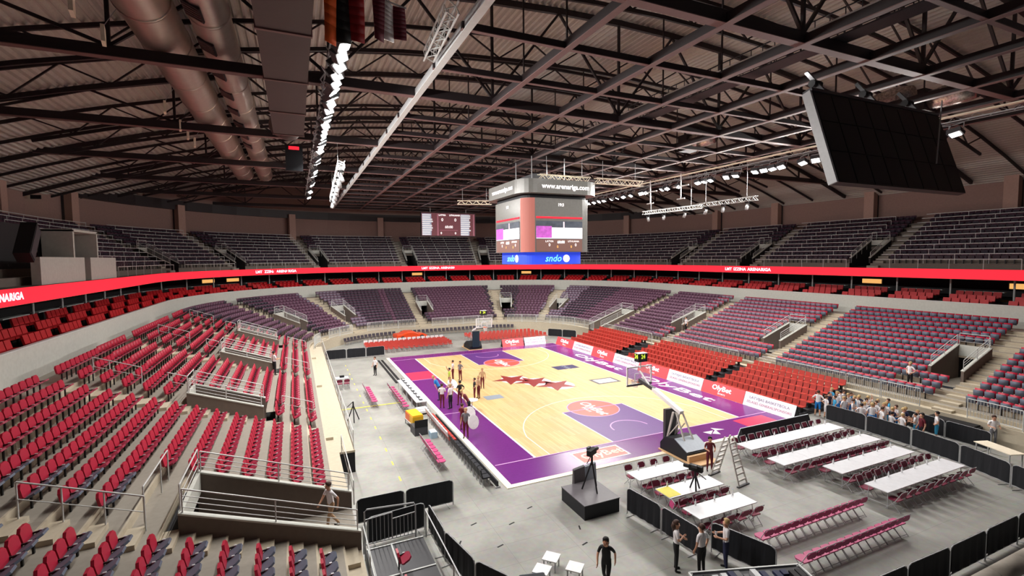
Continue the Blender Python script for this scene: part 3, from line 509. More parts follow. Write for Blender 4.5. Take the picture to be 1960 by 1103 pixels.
# far small scoreboard and near black screen
fb = empty('stat_board', (4.3, 40, 14.2), 0, 'small maroon statistics board hanging over the far upper stand', 'scoreboard')
MB().bx(-4.6, 4.6, 0, .35, 0, 3.8).build('casing', 'box_black', fb); MB().bx(-4.5, 4.5, -.03, 0, .08, 3.72).build('screen', 'board_maroon', fb); F = frame((0, -.05, 0), (1, 0, 0), (0, 0, 1))
for x0 in (-4.4, 2.0): MB().bx(x0, x0+1.5, -.045, -.03, .15, 3.6).build('player_list', 'board_blue', fb)
for k in range(10):
    for x0 in (-4.4, 2.0): MB().bx(x0, x0+1.2+.6*random.random(), -.055, -.045, .2+.34*k, .42+.34*k).build('player_name', 'led_panel_white', fb)
for x0 in (-1.95, 4.15): MB().bx(x0, x0+.22, -.045, -.03, .12, 3.6).build('column_line', 'led_rose_text', fb)
for s_, x, z, h in (('LATVIA', -1.1, 3.4, .36), ('LITHUANIA', 1.0, 3.4, .36), ('0', -1.1, 2.65, .7), ('0', 1.1, 2.65, .7), ('60:00', 0, 1.5, .6), ('0', -1.3, .5, .5), ('0', 1.1, .5, .5)): text('board_text', s_, h, 'led_text', fb, F @ Matrix.Translation((x, z, 0)), bold=.012)
MB().bx(-1.5, 1.5, -.045, -.03, .95, 1.02).build('board_rule', 'led_rose_text', fb)
for x in (-3, 3): MB().bar((x, .2, 3.8), (x, .2, 5.2), .06).build('hanger', 'steel', fb)
bs = empty('hanging_screen', (4.55, -24.0, 15.25), 0, 'big black video screen seen from behind, tilted under the roof', 'screen'); bs.rotation_euler = (-math.atan2(1.16, 3.7), 0, 0)
MB().bx(-4.55, 4.55, 0, .28, -1.95, 1.95).build('casing', 'screen_black', bs); MB().bx(-4.66, -4.55, -.02, .32, -1.95, 1.95).build('edge_strip', 'steel', bs); MB().bx(-4.5, 4.5, .28, .3, -1.9, 1.9).build('display', 'rubber', bs)
for k in range(8):
    for j in range(3): MB().bx(-4.5+1.13*k, -3.42+1.13*k, -.03, 0, -1.92+1.29*j, -.68+1.29*j).build('cabinet', 'screen_black', bs)
MB().bx(-4.55, 4.55, -.05, .33, 1.95, 2.08).build('top_beam', 'dark_steel', bs)
for x in (-3.4, 0, 3.2): MB().bar((x, .1, 2), (x, .6, 3.4), .14).build('hanger', 'dark_steel', bs); MB().tube([(x-.25, .4, 2.7), (x+.25, .4, 2.7)], .16, 8).build('hoist', 'rubber', bs)
MB().bar((2.6, -.12, -.7), (4.6, -.3, 2.6), .04).build('guy_cable', 'steel', bs)
# flags
def flag(x, y, z, h, cols, label):
    e = empty('flag', (x, y, z), .35, label, 'flag'); n = len(cols)
    for k, c in enumerate(cols):
        mb = MB(); w0 = -.55+1.1*k/n; w1 = -.55+1.1*(k+1)/n
        for q in range(8):
            f = lambda w_, z_: (w_, .09*math.sin(w_*6+z_*1.2), -z_); za, zb_ = h*q/8, h*(q+1)/8+(.12*(n-1-k) if q == 7 else 0)
            mb.add([f(w0, za), f(w1, za), f(w1, zb_), f(w0, zb_), *[(p[0], p[1]+.02, p[2]) for p in (f(w0, za), f(w1, za), f(w1, zb_), f(w0, zb_))]], BOXF)
        mb.build('stripe', c, e, True)
    MB().bar((-.6, 0, .02), (.6, 0, .02), .04).build('pole', 'steel', e); MB().bar((0, 0, 0), (0, 0, max(.2, 18.62-z)), .015).build('cord', 'steel', e)
flag(-17.4, -22.6, 18.3, 1.85, ('flag_gold', 'flag_black', 'flag_red'), 'vertical flag of gold, black and red stripes under the roof'); flag(-15.9, -20.9, 18.45, 1.0, ('flag_maroon', 'white', 'flag_maroon'), 'vertical maroon flag with a narrow white middle stripe')
ex = empty('exit_sign', (-40.3, 22.5, 16.6), 1.4, 'small glowing green exit sign on the dark back wall', 'sign'); MB().bx(-.05, .05, -.4, .4, -.18, .18).build('casing', 'box_black', ex); MB().bx(.05, .07, -.36, .36, -.14, .14).build('face', 'exit_green', ex)
rs = empty('red_sign', (-18.6, -2.6, 17.2), 0, 'dark box with a glowing red lamp hanging below the dark duct', 'sign'); MB().bx(-.5, .5, -.2, .2, -1, .6).build('casing', 'box_black', rs); MB().bx(-.3, .3, -.23, -.2, .3, .5).build('red_face', 'led_red', rs)
# ------------------------------------------------------------------ stand seats (folded up, local +y faces the court)
def slab(y0, z0, y1, z1, w, t, rnd=.06):             # tilted rounded pad
    a = Vector((0, y0, z0)); b = Vector((0, y1, z1)); d = (b-a).normalized(); n = Vector((0, d.z, -d.y))*t/2; L = (b-a).length
    q = [(-w/2, rnd), (-w/2+rnd, 0), (w/2-rnd, 0), (w/2, rnd), (w/2, L-rnd*1.6), (w/2-rnd*1.6, L), (-w/2+rnd*1.6, L), (-w/2, L-rnd*1.6)]
    vs = [Vector((x, 0, 0))+a+d*s+n*k+n*.0 for k in (-1, 1) for x, s in q]
    return vs, [tuple(range(8))[::-1], tuple(range(8, 16))]+[(i, (i+1) % 8, 8+(i+1) % 8, 8+i) for i in range(8)]
BACK = slab(-.03, .44, -.11, .81, .45, .07); PAN = slab(.0, .42, .31, .59, .46, .06)
def make_seat(back, pan, label, group):
    e = empty('stand_seat', (0, 0, 0), 0, label, 'seat', group)
    MB().add(*BACK).build('backrest', back, e); MB().add(*PAN).build('seat_pan', pan, e)
    MB().bar((-.22, -.02, 0), (-.22, -.02, .5), .045, .06).bar((-.22, -.02, .5), (-.22, .12, .52), .04).build('leg', 'black_frame', e); MB().bx(-.25, -.2, .1, .17, .5, .56).build('hinge_clip', 'steel', e)
    return e
def template(parts):
    v, f, m = [], [], []
    for (vs, fs), mi in parts: b = len(v); v += [tuple(p) for p in vs]; f += [tuple(b+i for i in q) for q in fs]; m += [mi]*len(fs)
    return np.array(v), f, m
def box_part(x0, x1, y0, y1, z0, z1): b = MB().bx(x0, x1, y0, y1, z0, z1); return b.v, b.f
def quad_slab(y0, z0, y1, z1, w, t):
    d = math.hypot(y1-y0, z1-z0); ny, nz = (z1-z0)/d*t/2, -(y1-y0)/d*t/2
    return [(x, y+s*ny, z+s*nz) for s in (-1, 1) for x, y, z in ((-w/2, y0, z0), (w/2, y0, z0), (w/2, y1, z1), (-w/2, y1, z1))], BOXF
def stuff(name, tpl, mats, places, label, cat):      # many seats joined; places: (matrix columns, position, material offset per slot)
    V, Fc, Mi = tpl; n = len(V); R = np.array([p[0] for p in places]); T = np.array([p[1] for p in places]); vv = (np.einsum('kij,vj->kvi', R, V)+T[:, None, :]).reshape(-1, 3)
    fl = np.array([len(f) for f in Fc]); li = np.concatenate([np.array(f) for f in Fc]); K = len(places)
    me = bpy.data.meshes.new(name); me.vertices.add(K*n); me.vertices.foreach_set('co', vv.ravel()); loops = (li[None, :]+(np.arange(K)*n)[:, None]).ravel(); me.loops.add(len(loops)); me.loops.foreach_set('vertex_index', loops.astype(np.int32))
    tot = np.tile(fl, K); st = np.concatenate([[0], np.cumsum(tot)[:-1]]); me.polygons.add(len(tot)); me.polygons.foreach_set('loop_start', st.astype(np.int32)); me.polygons.foreach_set('loop_total', tot.astype(np.int32))
    mi = np.array([[p[2][m] for m in Mi] for p in places]).ravel(); me.polygons.foreach_set('material_index', mi.astype(np.int32))
    for x in mats: me.materials.append(M(x))
    me.update(calc_edges=True); me.validate(); return tag(link(name, me), label, cat, None, 'stuff')
UPSEAT = template([(quad_slab(-.03, .44, -.13, .83, .47, .06), 0), (quad_slab(.07, .38, .12, .76, .45, .05), 1), (box_part(-.25, -.2, -.04, .02, 0, .5), 2)])
LOWSEAT = template([(quad_slab(-.03, .44, -.13, .86, .47, .06), 0), (quad_slab(.01, .42, .29, .6, .46, .05), 1), (box_part(-.25, -.2, -.04, .02, 0, .5), 2)])
def rot3(n): return np.array(((n[1], -n[0], 0), (-n[0], -n[1], 0), (0, 0, 1.)))
def visible_size(p):
    u, v, z = proj(p)
    return 1/z if z > 1 and -40 < u < 2000 and -40 < v < 1150 else 0
rows = []
for i in range(1, NROW+1):
    ob = O(i+1)-.16
    for s, t, (x, y), n in seats_on(('NL', 'L', 'CL', 'F', 'CR', 'R', 'NR'), ob, .52):
        pad = .26 if s in 'LRF' else .9
        if in_aisle(s, t, pad): continue
        if any(q[0] == s and q[1]-pad-.1 < t < q[2]+pad+.1 and q[3]-.5 < ob < q[4]+.75 for q in NOTCH): continue
        if s == 'NL' and t > 222: continue
        if math.hypot(x-18.6, y+18.1) < .6 or math.hypot(x-20.1, y-3.8) < .6 or math.hypot(x+20.4, y-2.4) < .6: continue
        if s == 'L' and (any(abs(y-q[0]) < .32 and q[1]-.35 < ob < q[2]+.45 for q in RAILS) or (-20 < y < -16.7 and 5.3 < ob < 6.4)): continue
        if s in ('L', 'NL'): pan = 'grey' if y < -17.6 else 'maroon'
        elif s == 'R' or s == 'NR': pan = 'grey' if y < -7 else 'lilac' if y < 6 else 'plum'
        else: pan = ('plum', 'dark', 'lilac', 'plum', 'dark')[int((t if s != 'F' else 90-t*2.2)/15.5) % 5]
        rows.append((visible_size((x, y, ZR(i)+.5)), s, i, x, y, ZR(i), n, pan))
rows.sort(key=lambda r: -r[0])
pg = make_seat('seat_red', 'seat_grey', 'folded stand seat with red backrest and grey pan by the wide player tunnel', 'red and grey seats of the left stand'); pm = make_seat('seat_red', 'seat_maroon', 'folded all-red stand seat on the left stand past the wide tunnel', 'all-red seats of the left stand')
ug = um = False
for r in rows[:300]:
    _, s, i, x, y, z, n, pan = r; rz = math.atan2(-n[1], -n[0])-math.pi/2
    if pan == 'grey': place(pg, ug, (x, y, z), rz); ug = True
    else: place(pm, um, (x, y, z), rz); um = True
SM = ['seat_red', 'seat_maroon', 'seat_grey', 'seat_plum', 'seat_dark', 'black_frame', 'seat_lilac']
PANI = {'grey': 2, 'maroon': 1, 'plum': 3, 'dark': 4, 'lilac': 6}
def backi(r): return 0 if r[1] in ('L', 'NL', 'NR') or (r[1] == 'R' and r[4] < -3) else 1 if r[1] == 'R' and r[4] < 6 else 3
TR = lambda L: [(rot3(r[6]), (r[3], r[4], r[5]), (backi(r), PANI[r[7]], 5)) for r in L]
stuff('left_stand_seats', LOWSEAT, SM, TR([r for r in rows[300:] if r[1] in ('L', 'NL')]), 'remaining rows of folded red seats on the left lower stand', 'seats')
stuff('lower_stand_seats', UPSEAT, SM, TR([r for r in rows[300:] if r[1] not in ('L', 'NL')]), 'rows of folded grey and plum seats filling the far lower stands', 'seats')
# upper stand seats
up_rows = []
for j in range(1, NU+1):
    ob = OU(j+1)-.16
    for s, t, (x, y), n in seats_on(('L', 'CL', 'F', 'CR', 'R', 'NR'), ob, .52):
        pad = .26 if s in 'LRF' else .6
        if s == 'L' and (y < -19 or (-9 < y < 9 and j < 8)): continue
        if in_aisle(s, t, pad, UA) or any(q[0] == s and q[1]-pad < t < q[2]+pad and q[3]-.5 < ob < q[4]+.7 for q in UN): continue
        up_rows.append((visible_size((x, y, ZU(j)+.5)), x, y, ZU(j), n))
up_rows.sort(key=lambda r: -r[0])
US = MB(); [US.add(*p, m) for p, m in ((quad_slab(-.03, .44, -.13, .82, .46, .06), 0), (quad_slab(.06, .40, .13, .68, .44, .05), 1), (box_part(-.03, .03, -.04, .02, 0, .45), 2))]
USM = US.mesh('upper_seat', ['seat_plum', 'seat_dark', 'black_frame']); ULOW = template([(quad_slab(-.03, .44, -.13, .82, .46, .06), 0), (quad_slab(.06, .40, .13, .68, .44, .05), 1), (box_part(-.03, .03, -.04, .02, 0, .45), 2)])
for r in up_rows[:300]:
    o = link('upper_seat', USM); o.location = r[1:4]; o.rotation_euler = (0, 0, math.atan2(-r[4][1], -r[4][0])-math.pi/2)
    tag(o, 'folded dark plum seat on the upper stand above the glowing red ribbon', 'seat', 'dark seats of the upper stand')
stuff('upper_stand_seats', ULOW, ['seat_plum', 'seat_dark', 'black_frame'], [(rot3(r[4]), r[1:4], (0, 1, 2)) for r in up_rows[300:]], 'rows of dark folded seats filling the rest of the upper stand', 'seats')
# club seats in blocks of five with dark gaps, counters and white posts
CL = []; CS = template([(quad_slab(-.05, .42, -.16, .88, .52, .1), 0), (quad_slab(-.02, .42, .42, .46, .52, .1), 0), (box_part(-.2, .2, 0, .25, 0, .4), 1)])
CM = MB(); [CM.add(*p, m) for p, m in ((quad_slab(-.05, .42, -.16, .88, .52, .1), 0), (quad_slab(-.02, .42, .42, .46, .52, .1), 0), (box_part(-.2, .2, 0, .25, 0, .4), 1))]; CMM = CM.mesh('club_armchair', ['club_red', 'black_frame'])
for k, (ob, z) in enumerate(((13.85, 6.15), (14.85, 6.4), (15.85, 6.65))):
    for s in ('L', 'CL', 'F', 'CR', 'R', 'NR'):
        a, b = RANGE[s]; L = abs(b-a) if s in 'LRF' else math.radians(abs(b-a))*(RR+ob); nb = max(1, round(L/4.1))
        for q in range(nb):
            for i in range(5):
                t = a+(b-a)*(q+.5+(i-2)*.6/(L/nb))/nb; (x, y), n = P(s, t, ob)
                if s == 'L' and y < -19.8: continue
                CL.append((visible_size((x, y, z+.5)), x, y, z, n))
CL.sort(key=lambda r: -r[0])
for r in CL[:300]:
    o = link('club_armchair', CMM); o.location = r[1:4]; o.rotation_euler = (0, 0, math.atan2(-r[4][1], -r[4][0])-math.pi/2); tag(o, 'padded deep red club seat below the glowing red ribbon', 'seat', 'red club seats under the ribbon')
stuff('club_seats', CS, ['club_red', 'black_frame'], [(rot3(r[4]), r[1:4], (0, 1)) for r in CL[300:]], 'remaining blocks of deep red club seats under the balcony', 'seats')
for s in ('L', 'CL', 'F', 'CR', 'R', 'NR'):
    a, b = RANGE[s]; L = abs(b-a) if s in 'LRF' else math.radians(abs(b-a))*(RR+16); nb = max(1, round(L/4.1))
    for q in range(nb):
        t0, t1, tm, tp = (a+(b-a)*(q+f)/nb for f in (.14, .86, .5, .0))
        if s == 'L' and t0 < -19: continue
        p0, p1 = P(s, t0, 16.5)[0], P(s, t1, 16.5)[0]
        tag(MB().bar((*p0, 7.5), (*p1, 7.5), .4, .06).bar((*P(s, tm, 16.55)[0], 6.75), (*P(s, tm, 16.55)[0], 7.47), .1).build('club_counter', ['rail_white']), 'white drinks counter behind a block of red club seats', 'counter', 'white counters behind the club seats')
        pp = P(s, tp, 16.35)[0]; tag(MB().tube([(*pp, 6.75), (*pp, 8.58)], .07, 8).build('club_post', 'rail_white'), 'slim white post between club tier and balcony underside', 'post', 'white posts under the balcony')
for s, t in (('R', -6), ('R', -17.5), ('CL', 140), ('CL', 133), ('F', 1), ('CR', 60)):
    (x, y), n = P(s, t, 19.2); e = empty('suite_lamp', (x, y, 7.9), math.atan2(n[1], n[0]), 'warm lit suite lamp glowing behind the club seats', 'lamp', 'warm lamps in the suites'); MB().bx(-.02, .05, -.9, .9, -.22, .22).build('glow_panel', 'warm_glow', e); MB().bx(.05, .2, -1, 1, -.3, .3).build('frame', 'dark_steel', e)
# ------------------------------------------------------------------ red telescopic seats along the far side line
TP = []
for y0, y1 in ((-15.5, -8.0), (-6.9, 3.4), (5.4, 14.6)):
    st = empty('seat_platform', ((16.2+11.2)/2, (y0+y1)/2, 0), 0, {-15.5: 'stepped grey platform under the red seats beside the crowd', -6.9: 'stepped grey platform under the middle block of red seats', 5.4: 'stepped grey platform under the red seats by the far corner tunnel'}[y0], 'platform'); del st['category']; tag(st, kind='structure')
    for k in range(6): MB().bx(11.2+.83*k-13.7, 16.2-13.7, -(y1-y0)/2, (y1-y0)/2, .0 if k == 0 else .2*k-.02, .2*k+.14).build('tier', 'dark_steel', st)
    n = int((y1-y0)/.5)
    for k in range(6):
        for i in range(n): TP.append((11.85+.83*k, y0+(y1-y0)*(i+.5)/n, .2*k+.14))
tp = empty('telescopic_seat', (0, 0, 0), 0, 'glossy red plastic seat in the stepped rows behind the advertising boards', 'seat', 'red telescopic seats')
MB().add(*quad_slab(-.12, .38, -.2, .74, .43, .04)).build('backrest', 'tele_red', tp); MB().add(*quad_slab(-.14, .38, .26, .4, .44, .05)).build('seat_pan', 'tele_red', tp); MB().bx(-.05, .05, -.1, .1, 0, .36).build('leg', 'black_frame', tp)
for k, p in enumerate(TP):
    o = place(tp, k > 0, p, math.pi/2)
# ------------------------------------------------------------------ left upper: camera position with desk and panels
cp = empty('broadcast_box', (-31.3, 4, 9.4), 0, 'dark broadcast booth with pale desk panels above the red ribbon', 'booth')
MB().bx(-3.4, -1.7, -12, -2, .6, 3.4).build('dark_side', 'dark_wall', cp); MB().bx(-.3, .1, -6.4, -.4, 0, 1.5).build('desk_panel', 'parapet', cp); MB().bx(-.3, .1, .6, 5.6, 0, 1.5).build('desk_panel', 'parapet', cp); MB().bx(-1.6, -1.4, -2, 4, 1.5, 3.2).build('back_panel', 'dark_wall', cp)
MB().bx(-1.5, .1, -2, -1.8, 1.5, 3.2).bx(-1.5, .1, 1.9, 2.1, 1.5, 3.2).bx(-1.5, .1, -2, 2.1, 3.1, 3.25).build('window_frame', 'parapet', cp)
sp = empty('stage_speaker', (-30.6, -5.2, 11.6), .4, 'long black loudspeaker leaning beside the broadcast booth', 'speaker'); MB().bx(-.3, .3, -.35, .35, -1, 1).build('cabinet', 'rubber', sp); MB().bx(.3, .32, -.28, .28, -.9, .9).build('grille', 'dark_steel', sp); sp.rotation_euler = (-.7, 0, .1)
# ------------------------------------------------------------------ advertising boards
def ad_board(p, q, kind, label, hgt=.92, lean=.32):  # leaning A-frame board, face toward the court on the left of p->q
    p, q = Vector((*p, 0)), Vector((*q, 0)); d = (q-p).normalized(); L = (q-p).length; e = empty('advertising_board', (p+q)/2, math.atan2(d.y, d.x), label, 'board', 'advertising boards round the court')
    MB().prof([(0, .02), (.03, .02), (lean+.03, hgt), (lean, hgt)], -L/2+.02, L/2-.02, 'x').build('panel', {'red': 'led_coral', 'white': 'led_panel_white', 'black': 'box_black'}[kind], e)
    MB().prof([(lean+.02, hgt-.02), (lean*2.1, .02), (lean*2.1+.04, .02), (lean+.06, hgt-.02)], -L/2+.02, L/2-.02, 'x').build('back_panel', 'box_black', e)
    for x in (-L/2+.03, L/2-.06): MB().prof([(.035, .02), (lean, hgt-.02), (lean*2.1, .02)], x, x+.03, 'x').build('end_cheek', 'box_black', e)
    f = lambda x, s, dz: frame((x, lean*s-.012, .02+(hgt-.02)*s), (1, 0, 0), (0, lean, hgt-.02))
    if kind == 'red': text('wordmark', 'OlyBet', .52, 'led_text', e, f(-.1, .62, 0), bold=.012, sx=1.2); text('sub_wordmark', 'SPORTS', .17, 'led_text', e, f(.0, .2, 0), sx=1.2)
    if kind == 'white': text('slogan', 'LATVIJAS BASKETBOLA', .26, 'led_grey_text', e, f(0, .68, 0), sx=1.15); text('slogan', 'IZLASES GENERALSPONSORS', .24, 'led_rose_text', e, f(.05, .34, 0), sx=1.1)
    return e
ys = np.linspace(15.2, -15.9, 9)
for k in range(8):
    nb = ('by the far corner', 'second from the far corner', 'third from the far corner', 'fourth from the far corner', 'beyond the near basket', 'facing the near basket arm', 'second from the black barrier end', 'at the end next to the black-backed board')[k]
    e = ad_board((10.15, ys[k+1]), (10.15, ys[k]), 'red' if k % 2 == 0 else 'white', ('coral red advertising board with white lettering, ' if k % 2 == 0 else 'white advertising board with two lines of text, ')+nb)
    e.rotation_euler = (0, 0, -math.pi/2)
ad_board((6.2, 15.9), (3.4, 15.95), 'red', 'coral red advertising board standing at the far end of the court').rotation_euler = (0, 0, 0)
ad_board((9.2, 15.85), (6.3, 15.9), 'white', 'white advertising board standing at the far end of the court').rotation_euler = (0, 0, 0)
e = ad_board((9.6, -16.9), (3.8, -16.9), 'white', 'black-backed advertising board turned away from the tables'); e.rotation_euler = (0, 0, math.pi)
# ------------------------------------------------------------------ baskets
def basket(y0, sy, label):
    b = empty('basketball_hoop', (0, y0, 0), 0 if sy < 0 else math.pi, label, 'basketball hoop')      # local +y toward the court; local origin under the base front
    MB().bx(-.85, .85, -2.6, .1, .03, .1).build('base_board', 'plywood', b); MB().bx(-.8, .8, -2.15, -2.0, .1, .42).build('rear_panel', 'plywood', b)
    MB().prof([(.05, .1), (-2.0, .1), (-2.0, .5), (-1.0, .98), (-.3, .85), (.05, .45)], -.75, .75, 'x').build('base_cover', 'box_black', b); MB().bx(-.76, .76, -.5, .5, -.02, .02).build('top_pad', 'grey_pad', b).matrix_local = Matrix.Translation((0, -1.5, .77)) @ Matrix.Rotation(.44, 4, 'X')
    for x in (-.3, .3): MB().bar((x, .0, .6), (x*.7, -.35, 2.15), .1).build('mast', 'ladder', b); MB().bar((x, -1.3, .85), (x*.7, -.55, 2.2), .07).build('rear_strut', 'ladder', b); MB().bar((x*.9, -.1, .8), (x*.8, -.75, 1.6), .05).build('brace', 'ladder', b)
    MB().bx(-.42, .42, .02, .2, .35, 2.2).build('front_pad', 'teal_pad' if sy > 0 else 'dark_steel', b)
    MB().bar((0, -.75, 2.2), (0, 1.5, 2.95), .26, .2).build('boom', 'white', b); MB().bar((0, 1.4, 2.93), (0, 2.75, 3.2), .2, .2).build('boom_pad', 'dark_steel', b); MB().bar((0, 1.9, 3.1), (0, 2.75, 3.75), .07).build('upper_arm', 'white', b)
    bb = MB().bx(-.9, .9, 2.78, 2.8, 2.95, 4.0).build('backboard', 'glass', b)
    mb = MB(); [mb.bar(p, q, .07) for p, q in (((-.9, 2.79, 2.95), (.9, 2.79, 2.95)), ((-.9, 2.79, 4.0), (.9, 2.79, 4.0)), ((-.9, 2.79, 2.92), (-.9, 2.79, 4.03)), ((.9, 2.79, 2.92), (.9, 2.79, 4.03)))]; mb.build('frame', 'white', bb)
    mb = MB(); [mb.bar(p, q, .04) for p, q in (((-.3, 2.815, 3.12), (.3, 2.815, 3.12)), ((-.3, 2.815, 3.57), (.3, 2.815, 3.57)), ((-.3, 2.815, 3.12), (-.3, 2.815, 3.57)), ((.3, 2.815, 3.12), (.3, 2.815, 3.57)))]; mb.build('target_square', 'white', bb)
    MB().bx(-.92, .92, 2.74, 2.84, 2.86, 2.96).build('edge_pad', 'dark_steel', bb)
    a = [6.28318*k/16 for k in range(17)]; rm = MB().tube([(.23*math.cos(t), 3.18+.23*math.sin(t), 3.05) for t in a], .016, 6, cap=False).bx(-.06, .06, 2.8, 2.96, 3.0, 3.08).build('rim', 'orange', b)
    mb = MB()
    for k in range(16):
        t = a[k]; t2 = a[k]+.39
        for s in (t2, a[k]-.39): mb.bar((.225*math.cos(t), 3.18+.225*math.sin(t), 3.04), (.14*math.cos(s), 3.18+.14*math.sin(s), 2.64), .012)
    tag(mb.build('net', 'white', rm), kind='stuff')
    sc = MB().bx(-.33, .33, 2.45, 2.85, 4.35, 4.85).build('shot_clock', 'box_black', b); MB().bar((0, 2.7, 3.9), (0, 2.65, 4.4), .05).build('clock_stem', 'white', b)
    MB().bx(-.34, .34, 2.44, 2.86, 4.85, 4.87).build('cap', 'white', sc)
    for fr in (frame((0, 2.44, 4.66), (1, 0, 0), (0, 0, 1)), frame((-.34, 2.65, 4.66), (0, -1, 0), (0, 0, 1)), frame((0, 2.86, 4.66), (-1, 0, 0), (0, 0, 1)), frame((.34, 2.65, 4.66), (0, 1, 0), (0, 0, 1))): text('clock_digits', '24', .36, 'digit_green', sc, fr @ Matrix.Translation((0, 0, .006)), bold=.01, sx=.85)
    return b
basket(-15.95, -1, 'portable basketball hoop with white boom, by the stepladder'); basket(15.95, 1, 'portable basketball hoop with dark teal padded base at the far end')
# ------------------------------------------------------------------ folding chairs and tables
def folding_chair(c, label):
    e = empty('folding_chair', (0, 0, 0), 0, label, 'chair')                                              # faces local +y
    MB().prism([(-.2, -.2), (.2, -.2), (.22, .12), (.14, .22), (-.14, .22), (-.22, .12)], .43, .47).build('seat', c, e)
    MB().add(*slab(-.27, .62, -.33, .86, .42, .035, .05)).build('backrest', c, e)
    for x in (-.22, .22):
        MB().tube([(x, .24, 0), (x, -.1, .42), (x, -.34, .88)], .013, 5).build('front_leg', 'steel', e); MB().tube([(x*.92, -.3, 0), (x*.92, .12, .43)], .013, 5).build('rear_leg', 'steel', e)
    MB().tube([(-.22, -.34, .88), (.22, -.34, .88)], .013, 5).build('top_bar', 'steel', e); MB().tube([(-.2, -.25, .06), (.2, -.25, .06)], .01, 5).build('stretcher', 'steel', e)
    return e
fm = folding_chair('chair_maroon', 'maroon folding chair'); fp = folding_chair('chair_pink', 'pink folding chair'); UC = {id(fm): False, id(fp): False}
def chair(proto, x, y, rz, label, group): o = place(proto, UC[id(proto)], (x, y, 0), rz+random.uniform(-.05, .05), label, group); UC[id(proto)] = True; return o
def table(x0, x1, y, w, n, label, chairs=True, nm=''):
    L = (x1-x0)/n
    for k in range(n):
        xa, xb = x0+L*k, x0+L*(k+1); e = empty('folding_table', ((xa+xb)/2, y, 0), 0, 'white folding table in '+label if n > 1 else label, 'table', 'white tables in '+label if n > 1 else None)
        h = L/2-.004; MB().bx(-h, h, -w/2, w/2, .72, .75).build('table_top', 'table_white', e); MB().bx(-h+.06, h-.06, -w/2+.06, w/2-.06, .69, .72).build('rim', 'steel', e)
        for sx in (-1, 1):
            for sy in (-1, 1): MB().tube([(sx*(h-.18), sy*(w/2-.1), .7), (sx*(h-.12), sy*(w/2-.06), 0)], .016, 5).build('leg', 'steel', e)
            MB().tube([(sx*(h-.13), -w/2+.07, .12), (sx*(h-.13), w/2-.07, .12)], .012, 5).build('stretcher', 'steel', e)
    if chairs:
        m = int((x1-x0)/.62)
        for k in range(m):
            cx = x0+(x1-x0)*(k+.5)/m; chair(fm, cx, y-w/2-.1, 0, 'maroon folding chair on the outer side of '+nm, 'chairs on the outer side of '+nm); chair(fm, cx, y+w/2+.1, math.pi, 'maroon folding chair on the court side of '+nm, 'chairs on the court side of '+nm)
    for k in range(max(3, int((x1-x0)/1.0))):        # small white bottles standing on the table edge
        bx_ = x0+(x1-x0)*(k+.6)/max(3, int((x1-x0)/1.0)); e = empty('water_bottle', (bx_, y+w/2-.07, .75), 0, 'small white water bottle on '+nm, 'bottle', 'bottles on '+nm); MB().tube([(0, 0, 0), (0, 0, .15), (0, 0, .19), (0, 0, .22)], [.033, .033, .014, .014], 8).build('body', 'white', e); MB().tube([(0, 0, .22), (0, 0, .245)], .017, 8).build('cap', 'pale_blue', e)
table(2.15, 9.65, -18.9, .92, 4, 'the long row next to the black-backed board', nm='the long row by the black-backed board')
table(1.95, 9.6, -20.85, .92, 4, 'the second long row from the black-backed board', nm='the second long row from the board')
table(3.5, 9.25, -22.55, .92, 3, 'the third long row from the black-backed board', nm='the third long row from the board')
table(3.4, 9.5, -24.45, .92, 3, 'the long row facing the pink chairs', nm='the long row facing the pink chairs')
table(-5.2, -2.15, -19.2, .92, 2, 'the short row beside the basket base', nm='the short row beside the basket')
table(-5.1, -2.1, -21.0, .92, 2, 'the short row with a yellow sheet on it', nm='the short row with the yellow sheet')
table(-5.2, -2.15, -22.7, .92, 2, 'the short row by the pink chairs', nm='the short row by the pink chairs')
tag(MB().bx(-5.1, -4.45, -21.4, -20.6, .752, .76).build('paper_sheet', 'tape_yellow'), 'yellow sheet lying on a white table end', 'sheet')
chair(fp, -5.65, -21.75, 1.2, 'pink folding chair turned askew beside the yellow-sheeted table', 'lone pink chair')
def chair_row(n, x0, x1, y0, y1, rz, label, group, proto=None):
    for k in range(n): t = (k+.5)/n; chair(proto or fp, x0+(x1-x0)*t, y0+(y1-y0)*t, rz, label, group)
chair_row(13, -3.85, 2.1, -24.55, -24.55, 0, 'pink folding chair in the row nearest the short white tables', 'pink chair row by the tables'); chair_row(13, -3.75, 2.05, -26.05, -26.05, 0, 'pink folding chair in the row next to the bent black barriers', 'pink chair row by the barriers')
chair_row(8, -13.9, -13.9, -1.4, 3.2, -math.pi/2, 'pink folding chair in the short row crossed by the yellow cable', 'pink chairs at the cable'); chair_row(7, -12.4, -12.4, -10, -13.4, -math.pi/2, 'pink folding chair in the row behind the team bench', 'pink chairs behind the bench')
chair_row(9, -12.1, -12.1, -3.6, 2.4, -math.pi/2, 'pink folding chair drawn up behind the scorer table', 'pink chairs at the scorer table'); chair_row(2, -16.05, -14.95, 5.0, 5.0, 0, 'maroon folding chair at the small table by the left stand', 'chairs at the small table', fm)
